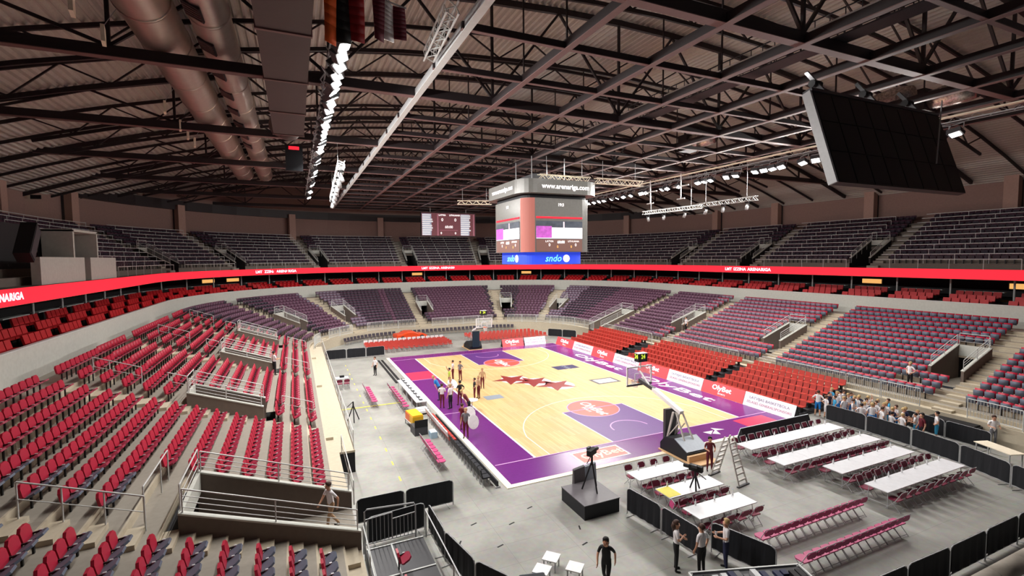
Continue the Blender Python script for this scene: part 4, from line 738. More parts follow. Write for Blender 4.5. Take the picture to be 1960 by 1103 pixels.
# scorer tables
for k in range(4):
    e = empty('scorer_table', (-11.1, -2.95+1.7*k, 0), math.pi/2, 'white scorer table with papers beside the court edge', 'table', 'scorer tables along the court'); MB().bx(-.83, .83, -.38, .38, .71, .75).build('table_top', 'table_white', e); MB().bx(-.83, .83, -.38, -.35, .1, .71).build('modesty_panel', 'table_white', e)
    for x in (-.75, .75):
        for y in (-.32, .32): MB().bar((x, y, 0), (x, y, .71), .04).build('leg', 'steel', e)
    for q in range(2): l = empty('laptop', (-11.05, -3.3+1.7*k+.75*q, .75), math.pi/2, 'small dark laptop open on a scorer table', 'laptop', 'laptops on the scorer tables'); MB().bx(-.17, .17, -.12, .12, 0, .02).build('keyboard_half', 'dark_steel', l); MB().bar((0, .12, .02), (0, .17, .22), .34, .012).build('lid', 'rubber', l)
e = empty('small_table', (-15.5, 5.9, 0), 0, 'small white table standing alone by the left stand', 'table'); MB().bx(-.5, .5, -.35, .35, .71, .75).build('table_top', 'table_white', e); MB().bx(-.18, .18, -.05, .2, .75, .9).build('device', 'rubber', e)
for x in (-.42, .42):
    for y in (-.28, .28): MB().bar((x, y, 0), (x, y, .71), .04).build('leg', 'steel', e)
for dx, y, c, lb in ((0, -4.2, 'white', 'white printer on the floor at the scorer table end'),):
    e = empty('printer', (-11.2, y, 0), .1, lb, 'printer'); MB().bx(-.4, .4, -.4, .4, 0, .35).build('body', c, e); MB().bx(-.35, .35, -.2, .3, .35, .45).build('lid', 'table_white', e); MB().bx(-.2, .2, -.42, -.4, .1, .2).build('tray_slot', 'rubber', e)
# team bench seats beside the court
def bench_seat(c, label, group):
    e = empty('bench_chair', (0, 0, 0), 0, label, 'chair', group); MB().bx(-.2, .2, -.2, .2, .4, .46).build('seat', c, e); MB().add(*quad_slab(-.2, .46, -.28, .85, .4, .05)).build('backrest', c, e)
    for x in (-.17, .17):
        for y in (-.17, .17): MB().bar((x, y, 0), (x, y, .4), .03).build('leg', 'steel', e)
    return e
br, bk = bench_seat('tele_red', 'red team bench chair draped with a white towel beside the court', 'towelled bench seats'), bench_seat('box_black', 'dark team bench seat on white legs beside the court', 'dark bench seats')
for k in range(11):
    y = -5.9-.46*k; place(br, k > 0, (-11.0, y, 0), -math.pi/2); t = tag(MB().bx(-.2, .2, -.03, .03, 0, .3).build('towel', 'cloth_white'), 'folded white towel hung over a red bench seat back', 'towel', 'towels on the bench'); t.location = (-11.27, y, .64); t.rotation_euler = (.2, 0, -math.pi/2)
for k in range(11): place(bk, k > 0, (-11.0, -11.1-.46*k, 0), -math.pi/2)
lb = empty('bench_screen', (-10.55, -10.8, 0), 0, 'long low dark screen standing in front of the team bench', 'barrier'); [MB().bx(-.03, .03, -5.4+1.8*k+.02, -3.6+1.8*k-.02, .02, .3).build('panel', 'box_black', lb) for k in range(6)]; [MB().bx(-.12, .12, -5.4+1.8*k-.02, -5.4+1.8*k+.02, 0, .06).build('foot', 'steel', lb) for k in range(7)]
for x in (-11.15, -10.8): tag(MB().bx(x-.1, x+.1, 4.9, 15, 0, .05).build('cable_cover', 'rubber'), 'long black cable cover lying %s' % ('on the side away from the court edge' if x < -11 else 'next to the court edge'), 'cable cover')
tag(MB().bx(-16.3, -12.0, -.9, -.75, 0, .02).build('cable_tape', 'tape_yellow'), 'yellow tape strip laid across the grey floor', 'tape')
for k in range(16): tag(MB().bx(-14.53, -14.45, -15.5+1.95*k, -15.0+1.95*k, 0, .004).build('floor_tape', 'tape_yellow'), 'short yellow tape mark in the dashed line on the grey floor', 'tape', 'dashed yellow tape line')
for (x, y, a) in ((-12.2, -20.4, .3), (-11.2, -19.2, .3), (-10.0, -18.4, .3), (-12.6, -18.6, .3), (-9.3, -21.6, .3), (-13.5, -19.6, 1.0), (-8.9, -20.6, 1.2), (-10.9, -22.0, .4)): tag(MB().bx(-.14, .14, -.03, .03, 0, .004).build('floor_mark', 'rubber'), 'short black tape mark on the grey floor before the camera platform', 'tape', 'black floor marks').matrix_world = Matrix.Translation((x, y, 0)) @ Matrix.Rotation(a, 4, 'Z')
cl = empty('drink_cooler', (-12.2, -6.0, 0), .1, 'yellow and orange drinks cooler on a low cart', 'cooler'); MB().bx(-.35, .35, -.95, -.35, .35, .8).build('tub', 'yellow', cl); MB().bx(-.35, .35, -.35, .5, .35, .8).build('second_tub', 'orange', cl); MB().bx(-.33, .33, -.92, .47, .8, .87).build('lid', 'yellow', cl); MB().bx(-.4, .4, -1, .6, .28, .35).build('cart', 'steel', cl)
for x in (-.35, .35):
    for y in (-.9, .5): MB().bar((x, y, 0), (x, y, .28), .05).build('leg', 'steel', cl)
cb = empty('equipment_case', (-12.2, -7.6, 0), .05, 'dark open equipment case behind the team bench', 'case'); MB().bx(-.4, .4, -.5, .5, 0, .5).build('body', 'dark_steel', cb); MB().bx(-.4, .4, -.52, -.48, .5, .95).build('lid', 'rubber', cb)
wc = empty('water_crate', (-11.6, -8.6, 0), 0, 'pale blue water crate behind the team bench', 'crate'); MB().bx(-.2, .2, -.3, .3, 0, .35).build('body', 'pale_blue', wc); MB().bx(-.17, .17, -.27, .27, .35, .38).build('lid', 'white', wc)
# ------------------------------------------------------------------ crowd barriers
def barrier(p, q, label, group, m='curtain', h=1.1):
    p, q = Vector((*p, 0)), Vector((*q, 0)); d = q-p; L = d.length; e = empty('crowd_barrier', (p+q)/2, math.atan2(d.y, d.x), label, 'barrier', group); r = .14; a = L/2-.03
    MB().tube([(-a, 0, .0), (-a, 0, h-r), (-a+.04, 0, h-.05), (-a+r, 0, h), (a-r, 0, h), (a-.04, 0, h-.05), (a, 0, h-r), (a, 0, .0)], .022, 6).tube([(-a, 0, .13), (a, 0, .13)], .02, 6).build('frame', 'steel', e)
    mb = MB(); n = 14; c = [(-a+.03+(2*a-.06)*k/n) for k in range(n+1)]
    for k in range(n):
        w0, w1 = .018*math.sin(k*1.9), .018*math.sin((k+1)*1.9); t0 = h+.012-(.1 if k == 0 else 0); t1 = h+.012-(.1 if k == n-1 else 0)
        for s in (-.03, .03): mb.add([(c[k], s+w0, .16), (c[k+1], s+w1, .16), (c[k+1], s*.8+w1*.3, t1), (c[k], s*.8+w0*.3, t0)], [(0, 1, 2, 3)])
    mb.build('black_cover', m, e)
    for x in (-a+.25, a-.25): MB().tube([(x, -.3, .015), (x, .3, .015)], .018, 5).build('foot', 'steel', e)
def run(pts, label, group):
    for p, q in zip(pts, pts[1:]): barrier(p, q, label, group)
run([(11.95, -16.8), (11.95, -19.2), (11.8, -21.6), (11.4, -23.9), (10.6, -26.1), (9.9, -28.3)], 'black-covered crowd barrier in the line past the long table ends', 'barriers past the table ends')
run([(15.2, -19.6), (14.95, -21.7), (14.8, -23.8)], 'black-covered crowd barrier standing below the stand with the mixing desk', 'barriers below the stand')
run([(-6.55, -20.5), (-6.3, -22.3), (-6.15, -24.1)], 'black-covered crowd barrier between the camera platform and the short tables', 'barriers by the short tables')
run([(-5.45, -23.9), (-4.75, -26.0)], 'black-covered crowd barrier beside the person holding a cup', 'barrier beside the cup holder')
run([(9.6, -28.3), (7.3, -28.3), (5.0, -28.3), (2.7, -28.3), (.4, -28.3), (-1.9, -28.25), (-4.2, -28.2)], 'black-covered crowd barrier in the line beside the grey padded rail', 'barriers by the padded rail')
run([(-16.9, -16.8), (-14.95, -16.8), (-12.85, -16.75)], 'black-covered crowd barrier at the mouth of the wide player tunnel', 'barriers at the tunnel mouth')
run([(-16.7, -18.4), (-14.45, -18.15)], 'black-covered crowd barrier standing across the wheelchair platform', 'barriers across the platform'); run([(-14.35, -18.3), (-14.3, -20.4), (-13.9, -22.4), (-12.9, -24.2)], 'black-covered crowd barrier along the outer side of the wheelchair platform', 'barriers along the platform')
run([(-16.2, 17.2), (-14.1, 17.25), (-12.1, 17.2), (-10.1, 17.3)], 'black-covered crowd barrier at the far corner of the court', 'barriers at the far corner'); run([(11.9, 20.4), (13.2, 18.8), (14.3, 17.1)], 'black-covered crowd barrier behind the far end boards', 'barriers behind the far boards')
gp = empty('padded_rail', (2, -29.6, 0), 0, 'long grey padded rail behind the line of black barriers', 'rail'); [MB().tube([(-7+1.6*k, 0, 1.05), (-5.45+1.6*k, 0, 1.05)], .26, 14).build('pad', 'concrete', gp, True) for k in range(11)]; [MB().bar((-6.2+3.2*k, 0, 0), (-6.2+3.2*k, 0, .85), .1).build('post', 'dark_steel', gp) for k in range(6)]
# wheelchair platform by the wide tunnel
wp = empty('seating_platform', (-15.8, -21.6, 0), 0, 'low dark grey platform with white edges below the near left stand', 'platform'); MB().bx(-1.05, .95, -3.2, 2.2, 0, .5).build('deck', 'dark_steel', wp)
for y in (2.16, .4, -1.4): MB().bx(-1.05, .95, y-.03, y+.03, .5, .53).build('edge_strip', 'rail_white', wp)
for x in (-.98, -.2): MB().bx(x-.03, x+.03, -3.2, 2.2, .5, .535).build('edge_strip', 'rail_white', wp)
g = empty('steel_gate', (-16.85, -19.15, .5), 0, 'grey steel gate with upright bars at the platform corner', 'gate'); MB().tube([(0, 0, -.5), (0, 0, 1.25), (.08, 0, 1.32), (1.75, 0, 1.2), (1.8, 0, 1.1), (1.8, 0, -.3)], .03, 6).build('frame', 'steel', g); MB().bar((0, 0, .95), (.95, 0, 1.02), .03).bar((.95, 0, .78), (1.8, 0, .85), .03).bar((0, 0, .05), (1.8, 0, .05), .03).bar((.95, 0, .05), (.95, 0, 1.02), .04).build('cross_bar', 'steel', g)
for k in range(12): x = .12+.14*k; MB().bar((x, 0, .05), (x, 0, .97 if x < .95 else .8), .022).build('upright', 'steel', g)
tag(rail_mesh([(-16.95, y, .5) for y in np.linspace(-24.6, -19.6, 4)], 1.0, (1, .5), 1.7).build('platform_rail', 'rail_white'), 'white tube rail on the stand side of the dark platform', 'railing'); tag(rail_mesh([(-14.75, y, .5) for y in np.linspace(-24.6, -19.5, 4)], 1.0, (1,), 1.7).build('platform_rail', 'steel'), 'grey tube rail on the outer side of the dark platform', 'railing')
for y in (-21.2, -22.6): place(pm, True, (-16.0, y, .5), -math.pi/2, 'red folded seat standing alone on the dark platform', 'lone seats on the dark platform')
# ------------------------------------------------------------------ TV platform, tripods, ladder
tv = empty('camera_platform', (-7.6, -19.35, 0), 0, 'black cloth-covered camera platform on the grey floor', 'platform'); MB().bx(-.85, .85, -.92, .92, 0, .58).build('skirt', 'box_black', tv); MB().bx(-.87, .87, -.94, .94, .58, .61).build('top_cloth', 'court_grey', tv)
def tripod(p, h, label, camera=True, yaw=.5, legr=.42):
    e = empty('camera_tripod', p, yaw, label, 'tripod')
    for k in range(3): a = 2.094*k; MB().tube([(0, 0, h*.82), (legr*math.cos(a), legr*math.sin(a), 0)], .035, 6).build('leg', 'tripod', e)
    MB().tube([(0, 0, h*.7), (0, 0, h)], .05, 8).build('head', 'tripod', e); MB().bar((0, 0, h), (-.45, 0, h-.25), .03).build('pan_handle', 'tripod', e)
    if camera: c = MB().bx(-.3, .25, -.1, .1, h, h+.24).build('camera_body', 'rubber', e); MB().tube([(.25, 0, h+.12), (.5, 0, h+.12)], .08, 10).build('lens', 'tripod', c); MB().bx(-.12, .1, .1, .2, h+.18, h+.3).build('viewfinder', 'dark_steel', c)
tripod((-7.4, -19.2, .61), 1.55, 'black television camera on a tripod standing on the cloth-covered platform'); tripod((-15.6, -3.6, 0), 1.3, 'dark camera tripod standing by the left stand edge', False); tripod((-3.6, -21.3, .76), .8, 'small dark camera stand on the yellow-sheeted table', True, 2, .22)
fc = empty('padded_screen', (-7.1, -18.2, 0), .25, 'grey folded padded screen standing behind the camera platform', 'screen'); MB().prof([(-.1, 0), (-.02, 1.2), (.05, 1.25), (.1, 0)], -.75, -.05, 'x').build('left_leaf', 'court_grey', fc); MB().prof([(-.1, 0), (-.02, 1.15), (.05, 1.2), (.1, 0)], .0, .7, 'x').build('right_leaf', 'grey_pad', fc)
ld = empty('stepladder', (-.3, -20.1, 0), .15, 'tall aluminium stepladder standing by the short tables', 'ladder')
for s in (-1, 1):
    for x in (-.28, .28): MB().bar((x*1.15, s*.75, 0), (x*.75, s*.08, 2.1), .07, .05).build('stile', 'ladder', ld)
    for k in range(7): t = (k+1)/8; MB().bx(-.29+.05*t, .29-.05*t, s*(.75-.67*t)-.05, s*(.75-.67*t)+.05, 2.1*t-.03, 2.1*t+.03).build('rung', 'ladder', ld)
    MB().bx(-.42, .42, s*.75-.06, s*.75+.06, 0, .05).build('foot_bar', 'dark_steel', ld)
for (x, y) in ((-11.1, -22.3), (-10.65, -23.1), (-11.7, -22.75)):
    e = empty('white_stool', (x, y, 0), .75, 'white square-topped stand on the grey floor by the walking person', 'stand', 'white square stands'); MB().bx(-.26, .26, -.26, .26, .36, .4).build('top', 'white', e)
    for a in (-.2, .2):
        for b in (-.2, .2): MB().bar((a, b, 0), (a, b, .36), .04).build('leg', 'steel', e)
pj = empty('floor_monitor', (-12.35, -23.3, 0), -.25, 'dark floor monitor with a pale sloping face beside the white stands', 'monitor'); MB().prof([(-.3, 0), (.3, 0), (.3, .35), (.0, .75), (-.3, .75)], -.4, .4, 'x').build('cabinet', 'box_black', pj); MB().bx(-.38, .38, -.2, .2, -.01, .02).build('face', 'grey_pad', pj).matrix_local = Matrix.Translation((0, .16, .56)) @ Matrix.Rotation(-.92, 4, 'X')
dkk = empty('mixing_desk', (-6.35, -26.4, 0), -.32, 'long dark control desk with white frame crowded with devices', 'desk'); MB().bx(-1.8, 1.8, -.45, .45, .72, .78).build('desk_top', 'box_black', dkk)
for x in (-1.75, 1.75):
    for y in (-.42, .42): MB().bar((x, y, 0), (x, y, .8), .05).build('leg', 'rail_white', dkk)
MB().bar((-1.82, .47, .8), (1.82, .47, .8), .05).bar((-1.82, -.47, .8), (1.82, -.47, .8), .05).bar((-1.82, -.47, .8), (-1.82, .47, .8), .05).bar((1.82, -.47, .8), (1.82, .47, .8), .05).build('rim', 'rail_white', dkk)
for k in range(14): MB().bx(-1.7+.245*k, -1.52+.245*k, -.3+.3*random.random(), .1+.2*random.random(), .78, .84+.12*random.random()).build('device', random.choice(('rubber', 'dark_steel', 'cloth_navy', 'steel')), dkk)
md = empty('sound_table', (15.95, -21.6, 0), 0, 'black-draped sound desk below the far stand', 'desk'); MB().bx(-.45, .45, -1.2, 1.2, 0, .85).build('drape', 'curtain', md); MB().bx(-.42, .42, -1.1, 1.1, .85, .93).build('console', 'rubber', md)
wt = empty('plain_table', (13.7, -24.5, 0), -.35, 'pale wooden table at the end of the black barriers under the stand', 'table'); MB().bx(-.4, .4, -.9, .9, .71, .75).build('table_top', 'cream', wt); [MB().bar((x, y, 0), (x, y, .71), .04).build('leg', 'steel', wt) for x in (-.34, .34) for y in (-.8, .8)]
# ------------------------------------------------------------------ far end: stacking chairs, dark chairs, car
def stack_chair(c, label, group):
    e = empty('stacking_chair', (0, 0, 0), 0, label, 'chair', group); MB().bx(-.21, .21, -.2, .2, .42, .47).build('seat', c, e); MB().add(*quad_slab(-.2, .5, -.28, .86, .42, .04)).build('backrest', c, e); MB().bar((-.19, .17, 0), (-.19, .17, .42), .03).bar((.19, .17, 0), (.19, .17, .42), .03).bar((-.19, -.17, 0), (-.19, -.17, .42), .03).bar((.19, -.17, 0), (.19, -.17, .42), .03).build('leg_set', 'steel', e); return e
s1 = stack_chair('tele_red', 'red stacking chair in the block by the orange car', 'red chairs by the car'); s2 = stack_chair('tele_red', 'red stacking chair in the block behind the far end boards', 'red chairs behind the far boards'); s3 = stack_chair('seat_dark', 'dark chair in the curved row along the far stand wall', 'dark chairs along the far wall')
k = 0
for r in range(5):
    for i in range(17):
        x, y = -11.4+.58*i, 18.9+.95*r; place(s1, k > 0, (x, y, 0), math.pi); k += 1
        if r == 4: t = tag(MB().bx(-.22, .22, -.05, .05, 0, .34).build('chair_cover', 'cloth_white'), 'white cover slipped over a red chair back', 'cover', 'white covers on the back row'); t.location = (x, y+.26, .6)
k = 0
for r in range(5):
    for i in range(17): place(s2, k > 0, (1.9+.56*i-.12*r, 19.6+.95*r-.03*i, 0), math.pi); k += 1
for k, t in enumerate(np.linspace(134, 64, 24)):
    if 87 < t < 93: continue
    (x, y), n = P('CL' if t > 90 else 'CR', t, -.7); place(s3, k > 0, (x if abs(t-90) > .5 else x+.4, y, 0), math.atan2(-n[1], -n[0])-math.pi/2)
for k, x in enumerate(np.linspace(XL+.3, XR-.3, 20)): place(s3, True, (x, YF+RR-.7, 0), math.pi)
car = empty('sports_car', (-5.2, 27.0, 0), .12, 'low orange sports car parked behind the red chairs', 'car'); pf = [(-2.0, .25), (2.0, .25), (2.1, .5), (1.7, .72), (.9, .8), (.3, 1.12), (-.6, 1.15), (-1.3, .88), (-2.0, .85), (-2.1, .5)]
mb = MB(); L = [(-.92, 1, .88), (-.8, .97, 1), (.8, .97, 1), (.92, 1, .88)]; n = len(pf); vs = [(x*(1 if abs(y) < .85 else .98), y, .25+(z-.25)*(1 if abs(y) < .85 else .8)) for y, _, _ in L for x, z in pf]; mb.add(vs, [tuple(range(n)), tuple(range(3*n, 4*n))[::-1]]+[(j*n+i, (j+1)*n+i, (j+1)*n+(i+1) % n, j*n+(i+1) % n) for j in range(3) for i in range(n)]); mb.build('body', 'orange_car', car)
MB().bx(-.55, .35, -.78, .78, .86, 1.08).build('side_window', 'glass_dark', car); MB().bar((.35, 0, 1.1), (.92, 0, .83), 1.4, .03).build('windscreen', 'glass_dark', car)
for x in (-1.3, 1.3):
    for y in (-.86, .86): w_ = MB().tube([(x, y-.1, .31), (x, y+.1, .31)], .31, 14).build('wheel', 'rubber', car); MB().tube([(x, y-.11, .31), (x, y+.11, .31)], .17, 10).build('rim', 'steel', w_)
# ------------------------------------------------------------------ people
def body_mesh(pose):
    V, E, Rd, Tg = [], [], [], []
    def v(p, r): V.append(Vector(p)); Rd.append(r); return len(V)-1
    def e(a, b, t): E.append((a, b)); Tg.append(t)
    lean = pose.get('lean', 0); up = lambda x, y, z: (x, y+lean*(z-.95), z)
    pel = v(up(0, 0, .95), .125); wa = v(up(0, .01, 1.08), .115); ch = v(up(0, .01, 1.28), .14); ut = v(up(0, 0, 1.4), .1); nk = v(up(0, .01, 1.49), .055); jw = v(up(0, .035, 1.56), .07); hd = v(up(0, .02, 1.64), .095); tp_ = v(up(0, 0, 1.72), .07)
    e(pel, wa, 'shirt'); e(wa, ch, 'shirt'); e(ch, ut, 'shirt'); e(ut, nk, 'skin'); e(nk, jw, 'skin'); e(jw, hd, 'skin'); e(hd, tp_, 'skin'); ns = v(up(0, .125, 1.6), .018); e(jw, ns, 'skin')
    for s in (-1, 1):
        ear = v(up(s*.1, .0, 1.6), .02); e(hd, ear, 'skin')
        arm = pose['L' if s < 0 else 'R']; sh = v(up(s*.17, 0, 1.41), .065); e(ut, sh, 'shirt'); mid = Vector((s*.2, 0, 1.4)).lerp(Vector((s*arm[0][0], arm[0][1], arm[0][2])), .55); mi = v(up(*mid), .05); e(sh, mi, 'shirt'); el = v(up(s*arm[0][0], arm[0][1], arm[0][2]), .042); e(mi, el, pose.get('sleeve', 'skin')); w0 = Vector((s*arm[1][0], arm[1][1], arm[1][2])); wr = v(up(*w0), .03); e(el, wr, pose.get('sleeve', 'skin'))
        d = (w0-Vector((s*arm[0][0], arm[0][1], arm[0][2]))).normalized(); pm_ = v(up(*(w0+d*.06)), .032); e(wr, pm_, 'skin'); side = d.cross(Vector((1, 0, 0)) if abs(d.x) < .8 else Vector((0, 1, 0))).normalized(); inn = side.cross(d)
        for k, ln in enumerate((.065, .075, .07, .055)):
            b0 = w0+d*.08+side*(-.03+.02*k); f1 = v(up(*b0), .0095); f2 = v(up(*(b0+d*ln*.6+inn*.01)), .009); f3 = v(up(*(b0+d*ln+inn*.035)), .008); e(pm_, f1, 'skin'); e(f1, f2, 'skin'); e(f2, f3, 'skin')
        t1 = v(up(*(w0+d*.04-side*.045)), .011); t2 = v(up(*(w0+d*.085-side*.06+inn*.02)), .009); e(wr, t1, 'skin'); e(t1, t2, 'skin')
        leg = pose['l' if s < 0 else 'r']; hp = v((s*.09, 0, .9), .1); kn = v((s*leg[0][0], leg[0][1], leg[0][2]), .062); an = v((s*leg[1][0], leg[1][1], leg[1][2]), .042); th = v(tuple(Vector((s*.09, 0, .9)).lerp(Vector(V[kn]), .55)), .085); cf = v(tuple(Vector(V[kn]).lerp(Vector(V[an]), .4)), .058); heel = v((V[an].x, V[an].y-.03, V[an].z-.045), .038); toe = v((V[an].x+s*.02, V[an].y+.16, V[an].z-.05), .034)
        e(pel, hp, 'pants'); e(hp, th, 'pants'); e(th, kn, 'pants'); e(kn, cf, pose.get('shin', 'pants')); e(cf, an, pose.get('shin', 'pants')); e(an, heel, 'shoe'); e(heel, toe, 'shoe')
    me = bpy.data.meshes.new('figure'); me.from_pydata([tuple(p) for p in V], E, []); o = bpy.data.objects.new('figure', me); C.objects.link(o); md_ = o.modifiers.new('s', 'SKIN'); md_.use_smooth_shade = True
    for i, d in enumerate(me.skin_vertices[0].data): d.radius = (Rd[i]*(1.25 if i in (pel, wa, ch) else 1), Rd[i]*(.85 if i in (pel, wa, ch, ut) else 1)); d.use_root = i == pel
    sb = o.modifiers.new('b', 'SUBSURF'); sb.levels = sb.render_levels = 1
    dg = bpy.context.evaluated_depsgraph_get(); out = bpy.data.meshes.new_from_object(o.evaluated_get(dg)); bpy.data.objects.remove(o)
    A = np.array([tuple(V[a]) for a, b in E]); B = np.array([tuple(V[b]) for a, b in E]); Cn = np.array([tuple(p.center) for p in out.polygons]); AB = B-A; rr = np.array([max(Rd[a], Rd[b]) for a, b in E])
    t = np.clip(((Cn[:, None, :]-A)*AB).sum(2)/(AB**2).sum(1), 0, 1); D = np.linalg.norm(Cn[:, None, :]-(A+t[..., None]*AB), axis=2)/rr; idx = D.argmin(1); order = ['skin', 'shirt', 'pants', 'shoe']
    out.materials.clear(); mi = [order.index(Tg[i]) for i in idx]; [out.materials.append(M('skin')) for _ in order]; out.polygons.foreach_set('material_index', mi); out.polygons.foreach_set('use_smooth', [True]*len(mi)); zmin = min(q.co.z for q in out.vertices)
    for q in out.vertices: q.co.z -= zmin
    return out, Vector(up(0, .02, 1.64))-Vector((0, 0, zmin)), lean
rel = [(.26, -.02, 1.14), (.28, .06, .9)]; cross_ = [(.27, .06, 1.18), (-.02, .24, 1.2)]; hold = [(.25, .02, 1.15), (.16, .28, 1.15)]; raise_ = [(.3, .1, 1.5), (.22, .2, 1.74)]; hips = [(.36, -.06, 1.18), (.18, .06, 1.02)]
st_ = [(.1, .02, .5), (.11, 0, .08)]
POSES = {'relaxed': dict(L=rel, R=rel, l=st_, r=st_), 'crossed': dict(L=cross_, R=cross_, l=st_, r=st_), 'holding': dict(L=hold, R=hold, l=st_, r=st_), 'waving': dict(L=rel, R=raise_, l=st_, r=[(.13, .05, .5), (.13, 0, .08)]), 'hips': dict(L=hips, R=hips, l=[(.14, .02, .5), (.17, 0, .08)], r=st_),
         'walking': dict(L=[(.25, -.16, 1.16), (.26, -.1, .92)], R=[(.25, .14, 1.16), (.22, .3, .98)], l=[(.09, .16, .52), (.09, .22, .09)], r=[(.09, -.02, .5), (.09, -.3, .12)], lean=.12), 'bending': dict(L=[(.24, .12, 1.12), (.18, .2, .86)], R=[(.24, .12, 1.12), (.18, .2, .86)], l=st_, r=st_, lean=.75)}
for k_ in ('relaxed', 'holding', 'waving', 'hips', 'crossed'): POSES[k_+'_shorts'] = dict(POSES[k_], shin='skin')
FIG = {}
def person(x, y, rz, pose, shirt, pants, hair, label, group=None, sc=1., z=0., longhair=False):
    if pose not in FIG: FIG[pose] = body_mesh(POSES[pose])
    me0, hc, lean = FIG[pose]; me = me0.copy()
    for i, m_ in enumerate(('skin', shirt, pants, 'shoe')): me.materials[i] = M(m_)
    o = link('person', me); o.location = (x, y, z); o.rotation_euler = (0, 0, rz); o.scale = (sc,)*3; tag(o, label, 'person', group)
    key = ('hair', pose, hair, longhair)
    if key not in FIG:
        mb = MB().ball((0, -.015, .035), (.108, .118, .105), 12, 7); mb.v = [p if not (p[1] > .045 and p[2] < .06) else (p[0]*.9, .05, max(p[2], .055)) for p in mb.v]
        if longhair: mb.tube([(0, -.07, .02), (0, -.1, -.1), (0, -.1, -.26)], [.085, .09, .04], 8)
        FIG[key] = mb.mesh('hair', hair, True)
    h = link('hair', FIG[key], o); h.location = hc; h.rotation_euler = (-lean*.8, 0, 0)
    if 'eyes' not in FIG: FIG['eyes'] = MB().ball((-.034, .112, .0), .011, 6, 4).ball((.034, .112, .0), .011, 6, 4).bx(-.028, .028, .098, .108, -.075, -.067).mesh('face_features', 'hair_dark')
    f = link('face_features', FIG['eyes'], o); f.location = hc; f.rotation_euler = (-lean*.8, 0, 0); return o
person(-7.35, -24.2, -2.2, 'crossed', 'cloth_white', 'cloth_black', 'hair_brown', 'person with long brown hair and crossed arms in white top and black trousers', longhair=True)
person(-6.75, -24.75, .1, 'relaxed', 'cloth_white', 'cloth_black', 'hair_brown', 'person with short hair in white T-shirt and black trousers beside the dark desk')
person(-5.75, -24.85, .9, 'holding', 'cloth_white', 'cloth_navy', 'hair_blond', 'person in white T-shirt and navy trousers holding a cup by the barrier')
cu = empty('paper_cup', (-5.98, -24.62, 1.12), 0, 'small white paper cup held by the person in navy trousers', 'cup'); MB().tube([(0, 0, 0), (0, 0, .11)], [.03, .042], 10).build('cup', 'white', cu); MB().tube([(0, 0, .11), (0, 0, .12)], .044, 10).build('lid', 'cloth_grey', cu)
person(-10.0, -23.95, 2.3, 'walking', 'cloth_black', 'cloth_black', 'hair_dark', 'person in dark clothes with long dark hair walking across the grey floor', longhair=True)
person(-.35, -19.0, 2.6, 'holding', 'cloth_maroon', 'cloth_maroon', 'hair_dark', 'person in maroon clothes standing next to the stepladder', sc=.98)
person(-17.9, -18.6, 2.0, 'walking', 'cloth_white', 'cloth_tan', 'hair_brown', 'person in white shirt walking up the wide player tunnel', z=1.1)
ct = [(-6.5, 3.8, 'relaxed', 'cloth_white', 'cloth_maroon', 1), (-6.0, 3.3, 'hips', 'cloth_grey', 'cloth_maroon', 2), (-5.2, .0, 'relaxed', 'cloth_tan', 'cloth_maroon', 2.8), (-6.9, -2.9, 'hips', 'cloth_black', 'cloth_maroon', 1.2), (-6.4, -2.4, 'holding', 'cloth_tan', 'cloth_maroon', 1.8), (-9.2, -1.6, 'bending', 'cloth_blue', 'cloth_navy', .8), (-9.6, -3.6, 'holding', 'cloth_white', 'cloth_maroon', -.4), (-9.1, -4.0, 'relaxed', 'cloth_white', 'cloth_black', .6), (-8.6, -2.4, 'holding', 'cloth_white', 'cloth_maroon', 2.2), (-8.2, -3.4, 'hips', 'cloth_black', 'cloth_maroon', .3), (-7.6, 1.2, 'waving', 'green_shirt', 'cloth_maroon', 1.4), (-8.4, -6.0, 'bending', 'cloth_maroon', 'cloth_black', 1.0), (-9.7, -8.4, 'holding', 'cloth_maroon', 'cloth_maroon', -1), (-9.9, -9.7, 'relaxed', 'cloth_grey', 'cloth_maroon', 2.6)]
desc = {'cloth_white': 'white top', 'cloth_grey': 'grey top', 'cloth_tan': 'tan top', 'cloth_black': 'black top', 'cloth_blue': 'bright blue shirt', 'cloth_maroon': 'maroon top', 'green_shirt': 'lime green top'}; dp = {'relaxed': 'standing at ease', 'hips': 'with hands on hips', 'holding': 'holding something in front', 'bending': 'bending forward', 'waving': 'raising one arm'}
wh = ('in the group at mid court', 'behind the group at mid court', 'alone near the court stars', 'by the small court panel', 'next to the small court panel', 'at the group edge', 'by the scorer table end', 'on the purple border', 'in the middle of the huddle', 'beside the huddle', 'between the two groups', 'over the purple border by the white disc', 'by the towelled bench seats', 'with a white disc by the bench')
for (x, y, po, s_, p_, rz), w_ in zip(ct, wh): person(x, y, rz, po, s_, p_, random.choice(('hair_brown', 'hair_dark', 'hair_blond')), 'person in %s %s, %s' % (desc[s_], dp[po], w_), z=.04, sc=random.uniform(.95, 1.03))
for (x, y, z, a, lbl) in ((-8.0, -5.4, .9, 0, 'white disc-shaped panel lying level above the purple border'), (-9.25, -8.6, 1.1, 1.2, 'white round disc held by the person by the towelled bench seats'), (-9.5, -9.9, 1.0, 1.3, 'white round disc held beside the team bench'), (-8.25, -1.75, 1.2, .8, 'white round disc held up inside the huddle')):
    e = empty('round_panel', (x, y, z), .4, lbl, 'disc'); e.rotation_euler = (a, 0, .4); MB().disc((0, 0, -.01), .42, .03, 20).build('disc', 'white', e); MB().disc((0, 0, .02), .36, .01, 20).build('face', 'cloth_white', e)
    if a == 0: MB().bar((0, 0, -.01), (0, 0, -.86), .04).build('stem', 'steel', e)
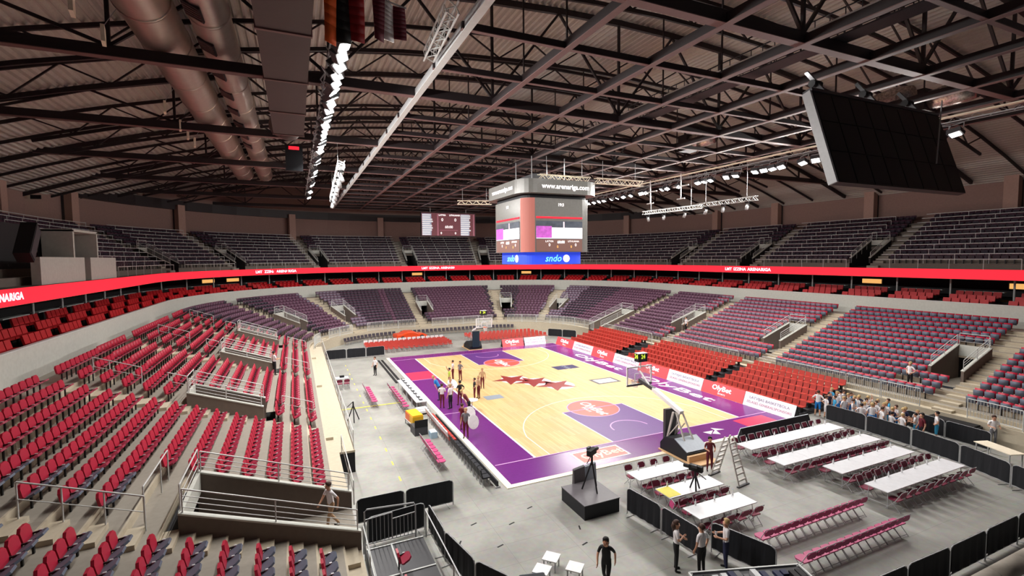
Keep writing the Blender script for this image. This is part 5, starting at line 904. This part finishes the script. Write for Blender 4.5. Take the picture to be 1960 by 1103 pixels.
person(-12.4, 8.6, 2.2, 'relaxed', 'cloth_white', 'cloth_black', 'hair_brown', 'person in white top standing between far barriers and scorer tables', sc=.98)
i_ = 0
for k in range(36):
    a = k % 10; b = k//10; x = 12.5+.7*b+random.uniform(-.06, .06)+.02*a; y = -15.95-.53*a-.25*(b % 2)+random.uniform(-.04, .04)
    sh, pn, lab = (('cloth_white', 'cloth_blue', 'young player in white jersey and blue shorts in the crowd by the red seats'), ('cloth_white', 'cloth_sky', 'young player in white jersey and light blue shorts in the crowd by the red seats'), ('cloth_white', 'cloth_white', 'young player dressed all in white in the crowd by the red seats'), ('cloth_sky', 'cloth_blue', 'young player in light blue jersey in the crowd by the red seats'), ('cloth_navy', 'cloth_black', 'person in navy top and black shorts in the crowd by the red seats'))[(k*7) % 11 % 5 if k % 3 else 0]
    person(x, y, random.uniform(0, 6.28), random.choice(('relaxed_shorts', 'hips_shorts', 'holding_shorts', 'waving_shorts', 'crossed_shorts')), sh, pn, random.choice(('hair_brown', 'hair_dark', 'hair_blond', 'hair_blond')), lab, 'crowd of young players', sc=random.uniform(.84, 1.0))
person(14.1, -21.7, .4, 'hips_shorts', 'cloth_white', 'cloth_sky', 'hair_dark', 'player in white jersey with number and light blue shorts apart from the crowd'); person(13.0, -21.5, 1, 'relaxed', 'cloth_maroon', 'cloth_black', 'hair_dark', 'person in maroon top and black trousers at the crowd edge')
person(16.0, -23.4, 2.4, 'holding', 'cloth_white', 'cloth_grey', 'hair_brown', 'person in white shirt standing behind the black-draped sound desk')
zs = zlow(2.2)
person(18.6, -18.1, 1.2, 'hips', 'cloth_white', 'cloth_black', 'hair_blond', 'person in white blouse standing in the far stand by the stair tunnel', z=ZR(int((18.6-16.5-.53)/.8)+1)); person(-20.4, 2.4, -1, 'holding', 'cloth_white', 'cloth_black', 'hair_dark', 'person in white top on the left stand beside a stair tunnel', z=ZR(int((20.4-17.1-.53)/.8)+1)); person(20.1, 3.8, 1.4, 'relaxed', 'cloth_white', 'cloth_black', 'hair_dark', 'person in white top and black trousers on the far aisle stair', z=ZR(int((20.1-16.5-.53)/.8)+1))
